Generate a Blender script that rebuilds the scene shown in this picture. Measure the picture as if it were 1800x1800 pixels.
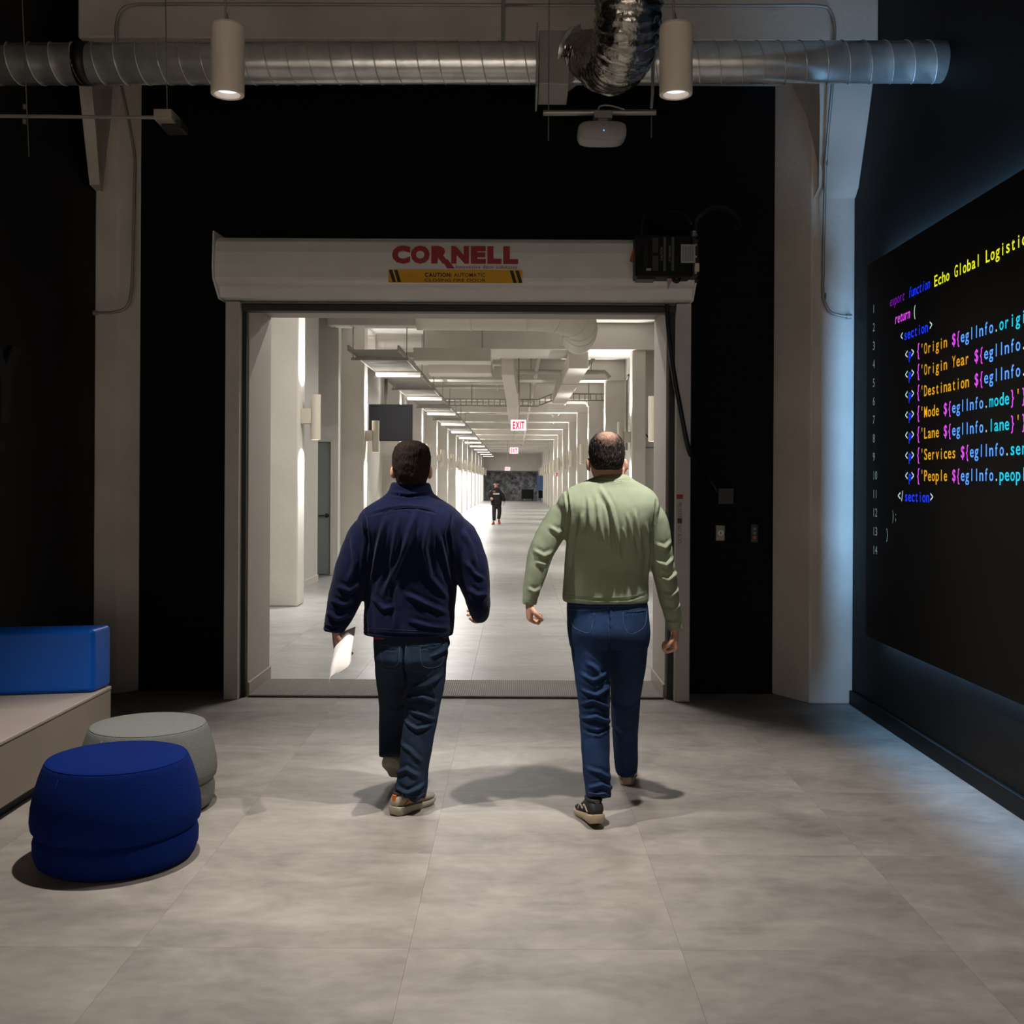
import bpy, bmesh, math, random
import numpy as np
from mathutils import Vector, Matrix, noise

for _o in list(bpy.data.objects):
    bpy.data.objects.remove(_o)
SC = bpy.context.scene
COL = SC.collection
random.seed(7)
R = math.radians

# ------------------------------------------------------------------ camera
FPX, VX, VY, CAMH, ROLL = 1870.0, 908.0, 847.0, 1.57, 0.0053
cam_d = bpy.data.cameras.new('camera')
cam_d.sensor_width = 36.0
cam_d.lens = 36.0 * FPX / 1800.0
cam_d.shift_x = (900 - VX) / 1800.0
cam_d.shift_y = (VY - 900) / 1800.0
cam_d.clip_start, cam_d.clip_end = 0.05, 300
cam = bpy.data.objects.new('camera', cam_d)
COL.objects.link(cam)
cam.location = (0, 0, CAMH)
cam.rotation_mode = 'QUATERNION'
cam.rotation_quaternion = (Matrix.Rotation(R(90), 3, 'X') @ Matrix.Rotation(ROLL, 3, 'Z')).to_quaternion()
SC.camera = cam

# ------------------------------------------------------------------ world, exposure
world = bpy.data.worlds.new('world')
SC.world = world
world.use_nodes = True
world.node_tree.nodes['Background'].inputs[0].default_value = (0.9, 0.92, 1.0, 1)
world.node_tree.nodes['Background'].inputs[1].default_value = 0.004
SC.view_settings.view_transform = 'Standard'
SC.view_settings.look = 'None'
SC.view_settings.gamma = 1.0
SC.view_settings.use_curve_mapping = False
SC.view_settings.exposure = 0.0
SC.cycles.max_bounces = 5
SC.cycles.diffuse_bounces = 3
SC.cycles.glossy_bounces = 3
SC.cycles.transmission_bounces = 2
SC.cycles.caustics_reflective = False
SC.cycles.caustics_refractive = False

# light levels, set here for the lamp builders below
W_PENDANT = 370.0          # ceiling downlights of the dark room (each)
W_LINEAR = 138.0           # corridor linear fixtures (each)
W_SCONCE = 155.0           # corridor sconces, each direction
W_HALO = 15.0             # backlight strips of the wall screen
C_PENDANT = (1.0, 0.95, 0.90)
C_CORR = (1.0, 0.98, 0.95)
C_HALO = (0.26, 0.58, 1.0)

# the place, in metres: camera at the origin looking along +Y
XL, XR = -3.1, 2.40            # side walls of the dark room
YB, YW, YW2 = -4.0, 7.92, 8.42  # back wall, door wall front and rear face
ZC = 5.0                       # ceiling
DX0, DX1, DZ = -1.95, 1.085, 2.86  # doorway
CXL, CXR = -2.72, 2.05         # corridor column faces
CY0, CDY, NCOL = 13.25, 5.72, 14
CZ = 4.40                      # corridor ceiling
CEND = 92.0


def P(x, y, Y):
    """photo pixel (1800 frame) at depth Y -> point of the place"""
    dx, dy = x - VX, y - VY
    return Vector(((dx + ROLL * dy) * Y / FPX, Y, CAMH - (dy - ROLL * dx) * Y / FPX))


# ------------------------------------------------------------------ materials
def lin(c):
    if isinstance(c, str):
        c = tuple(int(c[i:i + 2], 16) / 255 for i in (0, 2, 4))
    return tuple((v / 12.92 if v <= 0.04045 else ((v + 0.055) / 1.055) ** 2.4) for v in c) + (1,)


MATS = {}


def mat(name, col, rough=0.6, metal=0.0, var=0.12, vscale=3.0, bump=0.0, bscale=60.0, spec=0.5, emit=0.0,
        stretch=(1, 1, 1), rnd=0.0, coat=0.0, detail=4.0, sheen=0.0):
    if name in MATS:
        return MATS[name]
    m = bpy.data.materials.new(name)
    MATS[name] = m
    m.use_nodes = True
    nt = m.node_tree
    b = nt.nodes['Principled BSDF']
    c = lin(col)
    tc = nt.nodes.new('ShaderNodeTexCoord')
    mp = nt.nodes.new('ShaderNodeMapping')
    mp.inputs['Scale'].default_value = stretch
    nt.links.new(tc.outputs['Object'], mp.inputs[0])
    nz = nt.nodes.new('ShaderNodeTexNoise')
    nz.inputs['Scale'].default_value = vscale
    nz.inputs['Detail'].default_value = detail
    nt.links.new(mp.outputs[0], nz.inputs['Vector'])
    rp = nt.nodes.new('ShaderNodeValToRGB')
    rp.color_ramp.elements[0].position = 0.3
    rp.color_ramp.elements[1].position = 0.7
    rp.color_ramp.elements[0].color = tuple(v * (1 - var) for v in c[:3]) + (1,)
    rp.color_ramp.elements[1].color = tuple(min(1, v * (1 + var)) for v in c[:3]) + (1,)
    nt.links.new(nz.outputs['Fac'], rp.inputs[0])
    out = rp.outputs[0]
    if rnd:
        oi = nt.nodes.new('ShaderNodeObjectInfo')
        mr = nt.nodes.new('ShaderNodeMapRange')
        mr.inputs['To Min'].default_value = 1 - rnd
        mr.inputs['To Max'].default_value = 1 + rnd
        nt.links.new(oi.outputs['Random'], mr.inputs['Value'])
        mx = nt.nodes.new('ShaderNodeMix')
        mx.data_type = 'RGBA'
        mx.blend_type = 'MULTIPLY'
        mx.inputs['Factor'].default_value = 1
        nt.links.new(out, mx.inputs['A'])
        nt.links.new(mr.outputs[0], mx.inputs['B'])
        out = mx.outputs['Result']
    nt.links.new(out, b.inputs['Base Color'])
    b.inputs['Roughness'].default_value = rough
    b.inputs['Metallic'].default_value = metal
    b.inputs['Specular IOR Level'].default_value = spec
    b.inputs['Coat Weight'].default_value = coat
    b.inputs['Sheen Weight'].default_value = sheen
    if emit:
        b.inputs['Emission Color'].default_value = c
        b.inputs['Emission Strength'].default_value = emit
        m.cycles.emission_sampling = 'NONE'
    if bump:
        n2 = nt.nodes.new('ShaderNodeTexNoise')
        n2.inputs['Scale'].default_value = bscale
        n2.inputs['Detail'].default_value = 3
        nt.links.new(mp.outputs[0], n2.inputs['Vector'])
        bp = nt.nodes.new('ShaderNodeBump')
        bp.inputs['Strength'].default_value = bump
        bp.inputs['Distance'].default_value = 0.01
        nt.links.new(n2.outputs['Fac'], bp.inputs['Height'])
        nt.links.new(bp.outputs[0], b.inputs['Normal'])
    return m


def floor_mat(name, c0, c1, rough):
    m = bpy.data.materials.new(name)
    MATS[name] = m
    m.use_nodes = True
    nt = m.node_tree
    b = nt.nodes['Principled BSDF']
    tc = nt.nodes.new('ShaderNodeTexCoord')
    oi = nt.nodes.new('ShaderNodeObjectInfo')
    add = nt.nodes.new('ShaderNodeVectorMath')
    mul = nt.nodes.new('ShaderNodeVectorMath')
    mul.operation = 'SCALE'
    mul.inputs['Scale'].default_value = 40.0
    cx = nt.nodes.new('ShaderNodeCombineXYZ')
    nt.links.new(oi.outputs['Random'], cx.inputs[0])
    nt.links.new(oi.outputs['Random'], cx.inputs[1])
    nt.links.new(cx.outputs[0], mul.inputs[0])
    nt.links.new(tc.outputs['Object'], add.inputs[0])
    nt.links.new(mul.outputs[0], add.inputs[1])
    mp = nt.nodes.new('ShaderNodeMapping')
    mp.inputs['Scale'].default_value = (0.75, 1.25, 1)
    nt.links.new(add.outputs[0], mp.inputs[0])
    n1 = nt.nodes.new('ShaderNodeTexNoise')
    n1.inputs['Scale'].default_value = 2.6
    n1.inputs['Detail'].default_value = 8
    n1.inputs['Roughness'].default_value = 0.62
    n1.inputs['Distortion'].default_value = 0.6
    nt.links.new(mp.outputs[0], n1.inputs['Vector'])
    n2 = nt.nodes.new('ShaderNodeTexNoise')
    n2.inputs['Scale'].default_value = 17
    n2.inputs['Detail'].default_value = 5
    nt.links.new(mp.outputs[0], n2.inputs['Vector'])
    mixf = nt.nodes.new('ShaderNodeMix')
    mixf.data_type = 'FLOAT'
    mixf.inputs['Factor'].default_value = 0.25
    nt.links.new(n1.outputs['Fac'], mixf.inputs['A'])
    nt.links.new(n2.outputs['Fac'], mixf.inputs['B'])
    rp = nt.nodes.new('ShaderNodeValToRGB')
    rp.color_ramp.elements[0].position = 0.32
    rp.color_ramp.elements[1].position = 0.68
    rp.color_ramp.elements[0].color = lin(c0)
    rp.color_ramp.elements[1].color = lin(c1)
    nt.links.new(mixf.outputs['Result'], rp.inputs[0])
    mr = nt.nodes.new('ShaderNodeMapRange')
    mr.inputs['To Min'].default_value = 0.93
    mr.inputs['To Max'].default_value = 1.07
    nt.links.new(oi.outputs['Random'], mr.inputs['Value'])
    mx = nt.nodes.new('ShaderNodeMix')
    mx.data_type = 'RGBA'
    mx.blend_type = 'MULTIPLY'
    mx.inputs['Factor'].default_value = 1
    nt.links.new(rp.outputs[0], mx.inputs['A'])
    nt.links.new(mr.outputs[0], mx.inputs['B'])
    nt.links.new(mx.outputs['Result'], b.inputs['Base Color'])
    b.inputs['Roughness'].default_value = rough
    b.inputs['Specular IOR Level'].default_value = 0.35
    bp = nt.nodes.new('ShaderNodeBump')
    bp.inputs['Strength'].default_value = 0.08
    bp.inputs['Distance'].default_value = 0.004
    nt.links.new(n2.outputs['Fac'], bp.inputs['Height'])
    nt.links.new(bp.outputs[0], b.inputs['Normal'])
    return m


def brick_mat(name, col):
    m = bpy.data.materials.new(name)
    MATS[name] = m
    m.use_nodes = True
    nt = m.node_tree
    b = nt.nodes['Principled BSDF']
    tc = nt.nodes.new('ShaderNodeTexCoord')
    mp = nt.nodes.new('ShaderNodeMapping')
    mp.inputs['Rotation'].default_value = (R(90), 0, 0)
    nt.links.new(tc.outputs['Object'], mp.inputs[0])
    br = nt.nodes.new('ShaderNodeTexBrick')
    br.inputs['Scale'].default_value = 1.0
    br.inputs['Brick Width'].default_value = 0.215
    br.inputs['Row Height'].default_value = 0.076
    br.inputs['Mortar Size'].default_value = 0.006
    c = lin(col)
    br.inputs['Color1'].default_value = c
    br.inputs['Color2'].default_value = tuple(v * 1.25 for v in c[:3]) + (1,)
    br.inputs['Mortar'].default_value = tuple(v * 0.8 for v in c[:3]) + (1,)
    nt.links.new(mp.outputs[0], br.inputs['Vector'])
    nt.links.new(br.outputs['Color'], b.inputs['Base Color'])
    bp = nt.nodes.new('ShaderNodeBump')
    bp.invert = True
    bp.inputs['Strength'].default_value = 0.6
    bp.inputs['Distance'].default_value = 0.006
    nt.links.new(br.outputs['Fac'], bp.inputs['Height'])
    nt.links.new(bp.outputs[0], b.inputs['Normal'])
    b.inputs['Roughness'].default_value = 0.75
    b.inputs['Specular IOR Level'].default_value = 0.15
    return m


# ------------------------------------------------------------------ mesh helpers
WL = {}   # world location of every Empty root


def link(o, parent=None):
    COL.objects.link(o)
    if parent is not None:
        o.parent = parent
    return o


def tag(o, label=None, cat=None, group=None, kind=None):
    if label:
        o['label'] = label
    if cat:
        o['category'] = cat
    if group:
        o['group'] = group
    if kind:
        o['kind'] = kind
    return o


def thing(name, loc, label, cat, group=None):
    o = bpy.data.objects.new(name, None)
    o.empty_display_size = 0.1
    COL.objects.link(o)
    o.location = loc
    WL[o] = Vector(loc)
    return tag(o, label, cat, group)


class MB:
    def __init__(s):
        s.v, s.f = [], []

    def add(s, vs, fs):
        n = len(s.v)
        s.v += [Vector(v) for v in vs]
        s.f += [tuple(i + n for i in f) for f in fs]
        return s

    def box(s, x0, x1, y0, y1, z0, z1):
        vs = [(x, y, z) for x in (x0, x1) for y in (y0, y1) for z in (z0, z1)]
        return s.add(vs, [(0, 1, 3, 2), (4, 6, 7, 5), (0, 4, 5, 1), (2, 3, 7, 6), (0, 2, 6, 4), (1, 5, 7, 3)])

    def prism(s, poly, d):
        """polygon of points extruded by vector d"""
        n = len(poly)
        d = Vector(d)
        vs = [Vector(p) for p in poly] + [Vector(p) + d for p in poly]
        fs = [tuple(range(n - 1, -1, -1)), tuple(range(n, 2 * n))]
        fs += [(i, (i + 1) % n, n + (i + 1) % n, n + i) for i in range(n)]
        return s.add(vs, fs)

    def loft(s, rings, cap=True, close=True):
        n = len(rings[0])
        vs = [p for r in rings for p in r]
        fs = []
        for k in range(len(rings) - 1):
            a, b = k * n, (k + 1) * n
            for i in range(n if close else n - 1):
                j = (i + 1) % n
                fs.append((a + i, a + j, b + j, b + i))
        if cap:
            fs.append(tuple(range(n - 1, -1, -1)))
            e = (len(rings) - 1) * n
            fs.append(tuple(range(e, e + n)))
        return s.add(vs, fs)

    def tube(s, pts, r, seg=10, cap=True, smooth=0):
        pts = [Vector(p) for p in pts]
        if smooth:
            pts = spline(pts, smooth)
        if not hasattr(r, '__len__'):
            r = [r] * len(pts)
        elif len(r) != len(pts):
            r = list(np.interp(np.linspace(0, 1, len(pts)), np.linspace(0, 1, len(r)), r))
        return s.loft(path_rings(pts, [(a, a) for a in r], seg), cap)

    def cyl(s, c, axis, r, h, seg=24, r2=None):
        axis = Vector(axis).normalized()
        c = Vector(c)
        return s.loft(path_rings([c, c + axis * h], [(r, r), (r if r2 is None else r2,) * 2], seg))

    def lathe(s, c, prof, seg=32, cap=True):
        c = Vector(c)
        return s.loft([[c + Vector((r * math.cos(2 * math.pi * i / seg), r * math.sin(2 * math.pi * i / seg), z))
                        for i in range(seg)] for r, z in prof], cap)

    def sphere(s, c, r, seg=16, rings=10):
        if not hasattr(r, '__len__'):
            r = (r, r, r)
        c = Vector(c)
        rr = []
        for k in range(rings + 1):
            t = math.pi * (k + 0.02) / (rings + 0.04)
            rr.append([c + Vector((r[0] * math.sin(t) * math.cos(2 * math.pi * i / seg),
                                   r[1] * math.sin(t) * math.sin(2 * math.pi * i / seg),
                                   -r[2] * math.cos(t))) for i in range(seg)])
        return s.loft(rr)

    def mesh(s, name, off=Vector((0, 0, 0))):
        me = bpy.data.meshes.new(name)
        me.from_pydata([tuple(v - off) for v in s.v], [], s.f)
        me.update()
        bm = bmesh.new()
        bm.from_mesh(me)
        bmesh.ops.recalc_face_normals(bm, faces=bm.faces)
        bm.to_mesh(me)
        bm.free()
        return me

    def build(s, name, m, parent=None, smooth=False, bevel=0.0, seg=2, origin=None):
        off = WL.get(parent, Vector((0, 0, 0))) if parent is not None else Vector((0, 0, 0))
        if parent is not None and parent not in WL:
            off = Vector(parent.get('_o', (0, 0, 0)))
        if parent is None and origin is not None:
            off = Vector(origin)
        me = s.mesh(name, off)
        me.materials.append(m)
        o = bpy.data.objects.new(name, me)
        link(o, parent)
        if parent is None:
            o.location = off
        WL[o] = off.copy()
        if smooth:
            for p in me.polygons:
                p.use_smooth = True
        if bevel:
            b = o.modifiers.new('bevel', 'BEVEL')
            b.width = bevel
            b.segments = seg
            b.limit_method = 'ANGLE'
            b.angle_limit = R(35)
        return o


def spline(pts, n):
    """Catmull-Rom through the points, n samples a span"""
    out = []
    q = [pts[0]] + list(pts) + [pts[-1]]
    for i in range(1, len(q) - 2):
        for k in range(n):
            t = k / n
            a, b, c, d = q[i - 1], q[i], q[i + 1], q[i + 2]
            out.append(0.5 * ((2 * b) + (c - a) * t + (2 * a - 5 * b + 4 * c - d) * t * t + (3 * b - a - 3 * c + d) * t ** 3))
    out.append(pts[-1])
    return out


def path_rings(pts, radii, seg, u0=None):
    rings = []
    u = u0
    for i, p in enumerate(pts):
        a = pts[max(0, i - 1)]
        b = pts[min(len(pts) - 1, i + 1)]
        t = (b - a)
        t = t.normalized() if t.length > 1e-9 else Vector((0, 0, 1))
        if u is None:
            u = Vector((1, 0, 0)) if abs(t.x) < 0.9 else Vector((0, 0, 1))
        u = (u - t * u.dot(t)).normalized()
        v = t.cross(u)
        ru, rv = radii[i]
        rings.append([p + u * (ru * math.cos(2 * math.pi * k / seg)) + v * (rv * math.sin(2 * math.pi * k / seg)) for k in range(seg)])
    return rings


def copy_tree(o, parent=None, dloc=None):
    c = o.copy()
    COL.objects.link(c)
    c.parent = parent
    if parent is None:
        c.location = dloc
    for ch in o.children:
        copy_tree(ch, c)
    return c


def spot(name, loc, direction, watts, angle, blend, col, radius, parent=None):
    l = bpy.data.lights.new(name, 'SPOT')
    l.energy = watts
    l.color = col
    l.spot_size = R(angle)
    l.spot_blend = blend
    l.shadow_soft_size = radius
    o = bpy.data.objects.new(name, l)
    link(o, parent)
    o.location = Vector(loc) - (WL[parent] if parent is not None else Vector())
    o.rotation_euler = Vector(direction).to_track_quat('-Z', 'Y').to_euler()
    return o


def area(name, loc, direction, watts, sx, sy, col, parent=None, up='Y', spread=180):
    l = bpy.data.lights.new(name, 'AREA')
    l.shape = 'RECTANGLE'
    l.size, l.size_y = sx, sy
    l.energy = watts
    l.color = col
    l.spread = R(spread)
    o = bpy.data.objects.new(name, l)
    link(o, parent)
    o.location = Vector(loc) - (WL[parent] if parent is not None else Vector())
    o.rotation_euler = Vector(direction).to_track_quat('-Z', up).to_euler()
    return o


# ------------------------------------------------------------------ lettering (glyph meshes of the built-in font)
GL = {}


def make_glyphs():
    chars = [chr(i) for i in range(33, 127)]
    tmp = []
    for bold, off in ((0, 0.0), (3, 0.010), (1, 0.022), (2, 0.045), (4, 0.07)):
        for ch in chars:
            cu = bpy.data.curves.new('g', 'FONT')
            cu.body = ch
            cu.size = 1.0
            cu.offset = off
            cu.resolution_u = 3
            o = bpy.data.objects.new('g', cu)
            COL.objects.link(o)
            tmp.append((bold, ch, o, cu))
    dg = bpy.context.evaluated_depsgraph_get()
    for bold, ch, o, cu in tmp:
        e = o.evaluated_get(dg)
        me = e.to_mesh()
        v = np.array([tuple(q.co) for q in me.vertices]) if len(me.vertices) else np.zeros((0, 3))
        GL[(bold, ch)] = (v, [tuple(p.vertices) for p in me.polygons])
        e.to_mesh_clear()
    for _, _, o, cu in tmp:
        bpy.data.objects.remove(o)
        bpy.data.curves.remove(cu)


make_glyphs()


def lettering(name, s, origin, right, up, cap, m, parent, adv=None, bold=0, width=None, shear=0.0, lift=0.0, space=0.09):
    """flat print: adv = fixed advance (monospace) in metres, width = fit total width"""
    right, up = Vector(right).normalized(), Vector(up).normalized()
    nrm = right.cross(up)
    sc = cap / 0.70
    items, x = [], 0.0
    for ch in s:
        if ch == ' ':
            x += adv if adv else 0.32 * sc
            continue
        v, f = GL[(bold, ch)]
        if not len(v):
            continue
        x0, x1 = v[:, 0].min(), v[:, 0].max()
        w = (x1 - x0) * sc
        k = 1.0
        if adv:
            tgt = adv * 0.80
            if w > tgt or (ch.isalnum() and ch not in "lIi1jtfr'"):
                k = min(1.25, tgt / w)
            px = x + (adv - w * k) / 2
            x += adv
        else:
            px = x
            x += w + space * sc
        items.append((px, v, f, x0, k))
    tot = x - (0 if adv else space * sc)
    kx = (width / tot) if width else 1.0
    mb = MB()
    o = Vector(origin) + nrm * lift
    for px, v, f, x0, k in items:
        mb.add([o + right * (kx * (px + (a[0] - x0) * sc * k) + shear * a[1] * sc) + up * (a[1] * sc) for a in v], f)
    return mb.build(name, m, parent)
# ------------------------------------------------------------------ shared materials
M_FLOOR = floor_mat('room_floor_tile', '6f6862', '9a928a', 0.52)
M_CFLOOR = floor_mat('corridor_floor_tile', '8b8986', 'b0aeab', 0.32)
M_GROUT = mat('grout', '6a655f', 0.9)
M_BRICK = brick_mat('black_painted_brick', '0c0b0b')
M_BLACK = mat('black_wall_paint', '1b1a1a', 0.62, var=0.15, spec=0.3, bump=0.05, bscale=90)
M_SIDE = mat('charcoal_wall_paint', '161514', 0.6, var=0.12, spec=0.2, bump=0.06, bscale=70)
M_CEIL = mat('bounce_ceiling_paint', '9c968e', 0.9)  # unseen ceiling, lightened so it bounces more light
M_CONC = mat('painted_concrete', 'd2c8be', 0.75, var=0.10, vscale=2.2, bump=0.35, bscale=22, spec=0.2, detail=8)
M_WHITE = mat('white_wall_paint', 'd9d5ce', 0.7, var=0.03, bump=0.05, bscale=40, spec=0.3)
M_WHITE2 = mat('white_painted_concrete', 'd3cdc4', 0.75, var=0.06, vscale=1.5, bump=0.25, bscale=18, spec=0.25)
M_LINING = mat('opening_lining_paint', 'a89d94', 0.55, var=0.03, spec=0.3)
M_DUCTW = mat('white_painted_metal', 'd2cabf', 0.5, var=0.04)
M_TRAY = mat('galvanised_tray', '9b968f', 0.45, metal=0.4)
M_GALV = mat('galvanised_steel', 'd6d5d2', 0.26, metal=.65, var=0.18, vscale=9, bump=0.08, bscale=40)
M_CONDUIT = mat('conduit_metal', 'a8a29a', 0.45, metal=0.5)
M_ROD = mat('threaded_rod_metal', '7c7872', 0.5, metal=0.4)
M_HOOD = mat('grey_door_enamel', 'e4e0db', 0.42, var=0.05, vscale=5)
M_TRACK = mat('door_guide_enamel', 'c4bdb7', 0.5, var=0.05)
M_DARKM = mat('dark_steel', '2a2827', 0.5, metal=0.3)
M_BLK = mat('black_enamel', '070707', 0.5, var=0.1, spec=.2)
M_RUBBER = mat('black_rubber', '070707', 0.5)
M_SILVER = mat('bolt_silver', 'aaa7a2', 0.35, metal=0.9)

# ------------------------------------------------------------------ room shell
T = 0.914
TX0, TY0 = -0.352, 4.489
floor = MB().box(XL - .2, XR + .2, YB - .2, YW2, -0.08, -0.012).build('floor', M_GROUT)
tag(floor, kind='structure')
tile_me = None
nx0, nx1 = -4, 4
for i in range(nx0, nx1):
    for j in range(-10, 5):
        x0, y0 = TX0 + i * T, TY0 + j * T
        x1, y1 = x0 + T, y0 + T
        x0, x1 = max(x0, XL), min(x1, XR)
        y0, y1 = max(y0, YB), min(y1, YW2)
        if x1 - x0 < 0.03 or y1 - y0 < 0.03:
            continue
        full = abs(x1 - x0 - T) < 1e-6 and abs(y1 - y0 - T) < 1e-6
        g = 0.0003
        if full and tile_me is not None:
            o = bpy.data.objects.new('floor_tile', tile_me)
            link(o, floor)
            o.location = (x0, y0, 0)
        else:
            mb = MB().box(g, x1 - x0 - g, g, y1 - y0 - g, -0.012, 0)
            o = mb.build('floor_tile', M_FLOOR, floor)
            o.location = (x0, y0, 0)
            if full:
                tile_me = o.data

w = MB().box(XL - .2, DX0 - .035, YW, YW2, 0, ZC).box(DX1 + .035, XR + .6, YW, YW2, 0, ZC).box(DX0 - .035, DX1 + .035, YW, YW2, DZ + .035, ZC)
tag(w.build('wall_front', M_BRICK), kind='structure')
tag(MB().box(XL - .2, XL, YB - .2, YW, 0, ZC).build('wall_left', M_SIDE), kind='structure')
tag(MB().box(XR, XR + .2, YB - .2, YW, 0, ZC).build('wall_right', M_SIDE), kind='structure')
tag(MB().box(XL, XR, YB - .2, YB, 0, ZC).build('wall_back', M_WHITE), kind='structure')  # unseen wall, white so its bounce lights the door side
tag(MB().box(XL - .2, XR + .2, YB - .2, YW2, ZC, ZC + .2).build('ceiling', M_CEIL), kind='structure')
tag(MB().box(XR - 0.025, XR, YB, 7.57, 0, 0.10).build('baseboard_right', M_BLK, bevel=0.004), kind='structure')

# columns and beam of the door wall
mb = MB().prism([(1.905, YW, 0), (2.09, 7.57, 0), (XR, 7.57, 0), (XR, YW, 0)], (0, 0, 4.6))
colr = mb.build('column', M_CONC, bevel=0.012)
tag(colr, kind='structure')
z = [(3.60, 2.10, 7.565), (3.66, 2.115, 7.49), (4.12, 2.06, 7.27), (4.52, 2.00, 7.10)]
MB().loft([[(xl, yf, zz), (XR, yf, zz), (XR, 7.75, zz), (xl + .10 - .04 * k, 7.75, zz)] for k, (zz, xl, yf) in enumerate(z)]).build('capital', M_CONC, colr, bevel=0.006)
mb = MB().prism([(XL, YW, 0), (XL, 7.80, 0), (-2.93, 7.80, 0), (-2.80, YW, 0)], (0, 0, 4.6))
coll = mb.build('column', M_CONC, bevel=0.012)
tag(coll, kind='structure')


def capL(y, xa, xb, Y, xc, Yc):
    a, b, c = P(xa, y, Y), P(xb, y, Y), P(xc, y, Yc)
    zz = (a.z + b.z) / 2
    return [(a.x, a.y, zz), (b.x, b.y, zz), (c.x, c.y, zz), (XL + .01, Yc, zz)]


MB().loft([capL(334, 167, 178, 7.78, 180, 7.84), capL(325, 157, 176, 7.60, 181, 7.84), capL(235, 147, 169, 7.36, 189, 7.84), capL(140, 137, 160, 7.13, 198, 7.84), capL(75, 134, 158, 7.12, 200, 7.84)]).build('capital', M_CONC, coll, bevel=0.005)
beam = MB().box(-2.945, XR, 7.10, YW, 4.52, ZC).build('ceiling_beam', M_CONC, bevel=0.012)
tag(beam, kind='structure')

# lining of the opening
ln = MB().box(DX0 - .035, DX0, 7.74, YW2 + .01, 0, DZ).build('trim_1', M_LINING, bevel=0.003)
tag(ln, kind='structure')
MB().box(DX0 - .03, DX0 + .012, 7.745, YW2 + .015, 0, 0.10).build('base_trim', M_LINING, ln, bevel=0.003)
rn = MB().box(DX1, DX1 + .035, 7.74, YW2 + .01, 0, DZ).build('trim_2', M_LINING, bevel=0.003)
tag(rn, kind='structure')
MB().box(DX1 - .012, DX1 + .03, 7.745, YW2 + .015, 0, 0.10).build('base_trim', M_LINING, rn, bevel=0.003)
tag(MB().box(DX0 - .035, DX1 + .035, 7.78, YW2 + .01, DZ, DZ + .035).build('trim_3', M_LINING, bevel=0.003), kind='structure')
# threshold plate
th = MB().box(DX0 + .012, DX1 - .012, 7.70, 8.34, 0, 0.016).build('threshold', mat('threshold_mat', '6a625a', 0.75, var=0.2, vscale=40), bevel=0.003)
tag(th, kind='structure')
mb = MB()
nr = 190
for k in range(nr):
    x = DX0 + .03 + k * (DX1 - DX0 - .06) / nr
    mb.box(x, x + 0.006, 7.715, 8.325, 0.016, 0.019)
tag(mb.build('tread_rib', mat('threshold_rib', '857c72', 0.6), th), kind='stuff')

# ------------------------------------------------------------------ corridor shell
XCL, XCR = -3.12, 2.50
cf = MB().box(-4.3, 3.2, YW2, CEND + 1, -0.08, -0.012).build('floor_corridor', M_GROUT)
tag(cf, kind='structure')
ct = None
for i in range(-5, 4):
    for j in range(4, 17):
        x0, y0 = TX0 + i * T, TY0 + j * T
        x1, y1 = x0 + T, y0 + T
        y0 = max(y0, YW2)
        if y1 - y0 < .03:
            continue
        full = abs(y1 - y0 - T) < 1e-6
        if full and ct is not None:
            o = link(bpy.data.objects.new('floor_tile', ct), cf)
        else:
            o = MB().box(.0009, T - .0009, .0009, y1 - y0 - .0009, -.012, 0).build('floor_tile', M_CFLOOR, cf)
            if full:
                ct = o.data
        o.location = (x0, y0, 0)
YT = TY0 + 17 * T
MB().box(-4.3, 3.2, YT, CEND, -.012, 0).build('far_paving', M_CFLOOR, cf)
tag(MB().box(-4.3, 3.2, YW2, CEND + .3, CZ, CZ + .2).build('ceiling_corridor', M_WHITE), kind='structure')
# left wall with a recess that holds a grey door
tag(MB().box(XCL - .2, XCL, YW2, 16.7, 0, CZ).box(-4.3, XCL - .2, 16.5, 16.7, 0, CZ).build('wall_corridor_left_near', M_WHITE), kind='structure')
tag(MB().box(-4.3, -4.05, 17.75, 17.95, 0, CZ).box(-4.05, -3.06, 17.75, 17.95, 2.25, CZ).box(-3.06, XCL + .14, 17.75, 17.95, 0, CZ)
    .box(XCL - .2, XCL, 17.95, CEND, 0, CZ).build('wall_corridor_left', M_WHITE), kind='structure')
tag(MB().box(-4.5, -4.3, 16.5, 17.95, 0, CZ).build('wall_corridor_recess', M_WHITE), kind='structure')
d = MB().box(-4.0, -3.10, 17.80, 17.84, 0.01, 2.22).build('door_1', mat('grey_door_paint', '8f9391', 0.5, var=0.03), bevel=0.003)
tag(d, kind='structure')
MB().box(-4.05, -4.0, 17.74, 17.9, 0, 2.25).box(-3.10, -3.04, 17.72, 17.9, 0, 2.25).box(-4.05, -3.04, 17.74, 17.9, 2.22, 2.27).build('door_frame', M_WHITE, d, bevel=0.003)
mb = MB().cyl((-3.17, 17.80, 0.99), (0, -1, 0), 0.035, 0.012).tube([(-3.17, 17.80, .99), (-3.17, 17.74, .99), (-3.19, 17.735, .99), (-3.30, 17.735, .985)], .011)
mb.build('door_handle', mat('lever_metal', '4c4a47', 0.3, metal=.9), d, smooth=True)
tag(MB().box(XCL, XCL + .015, 14.0, 16.7, 0, .1).build('baseboard_left', M_WHITE), kind='structure')
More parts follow.
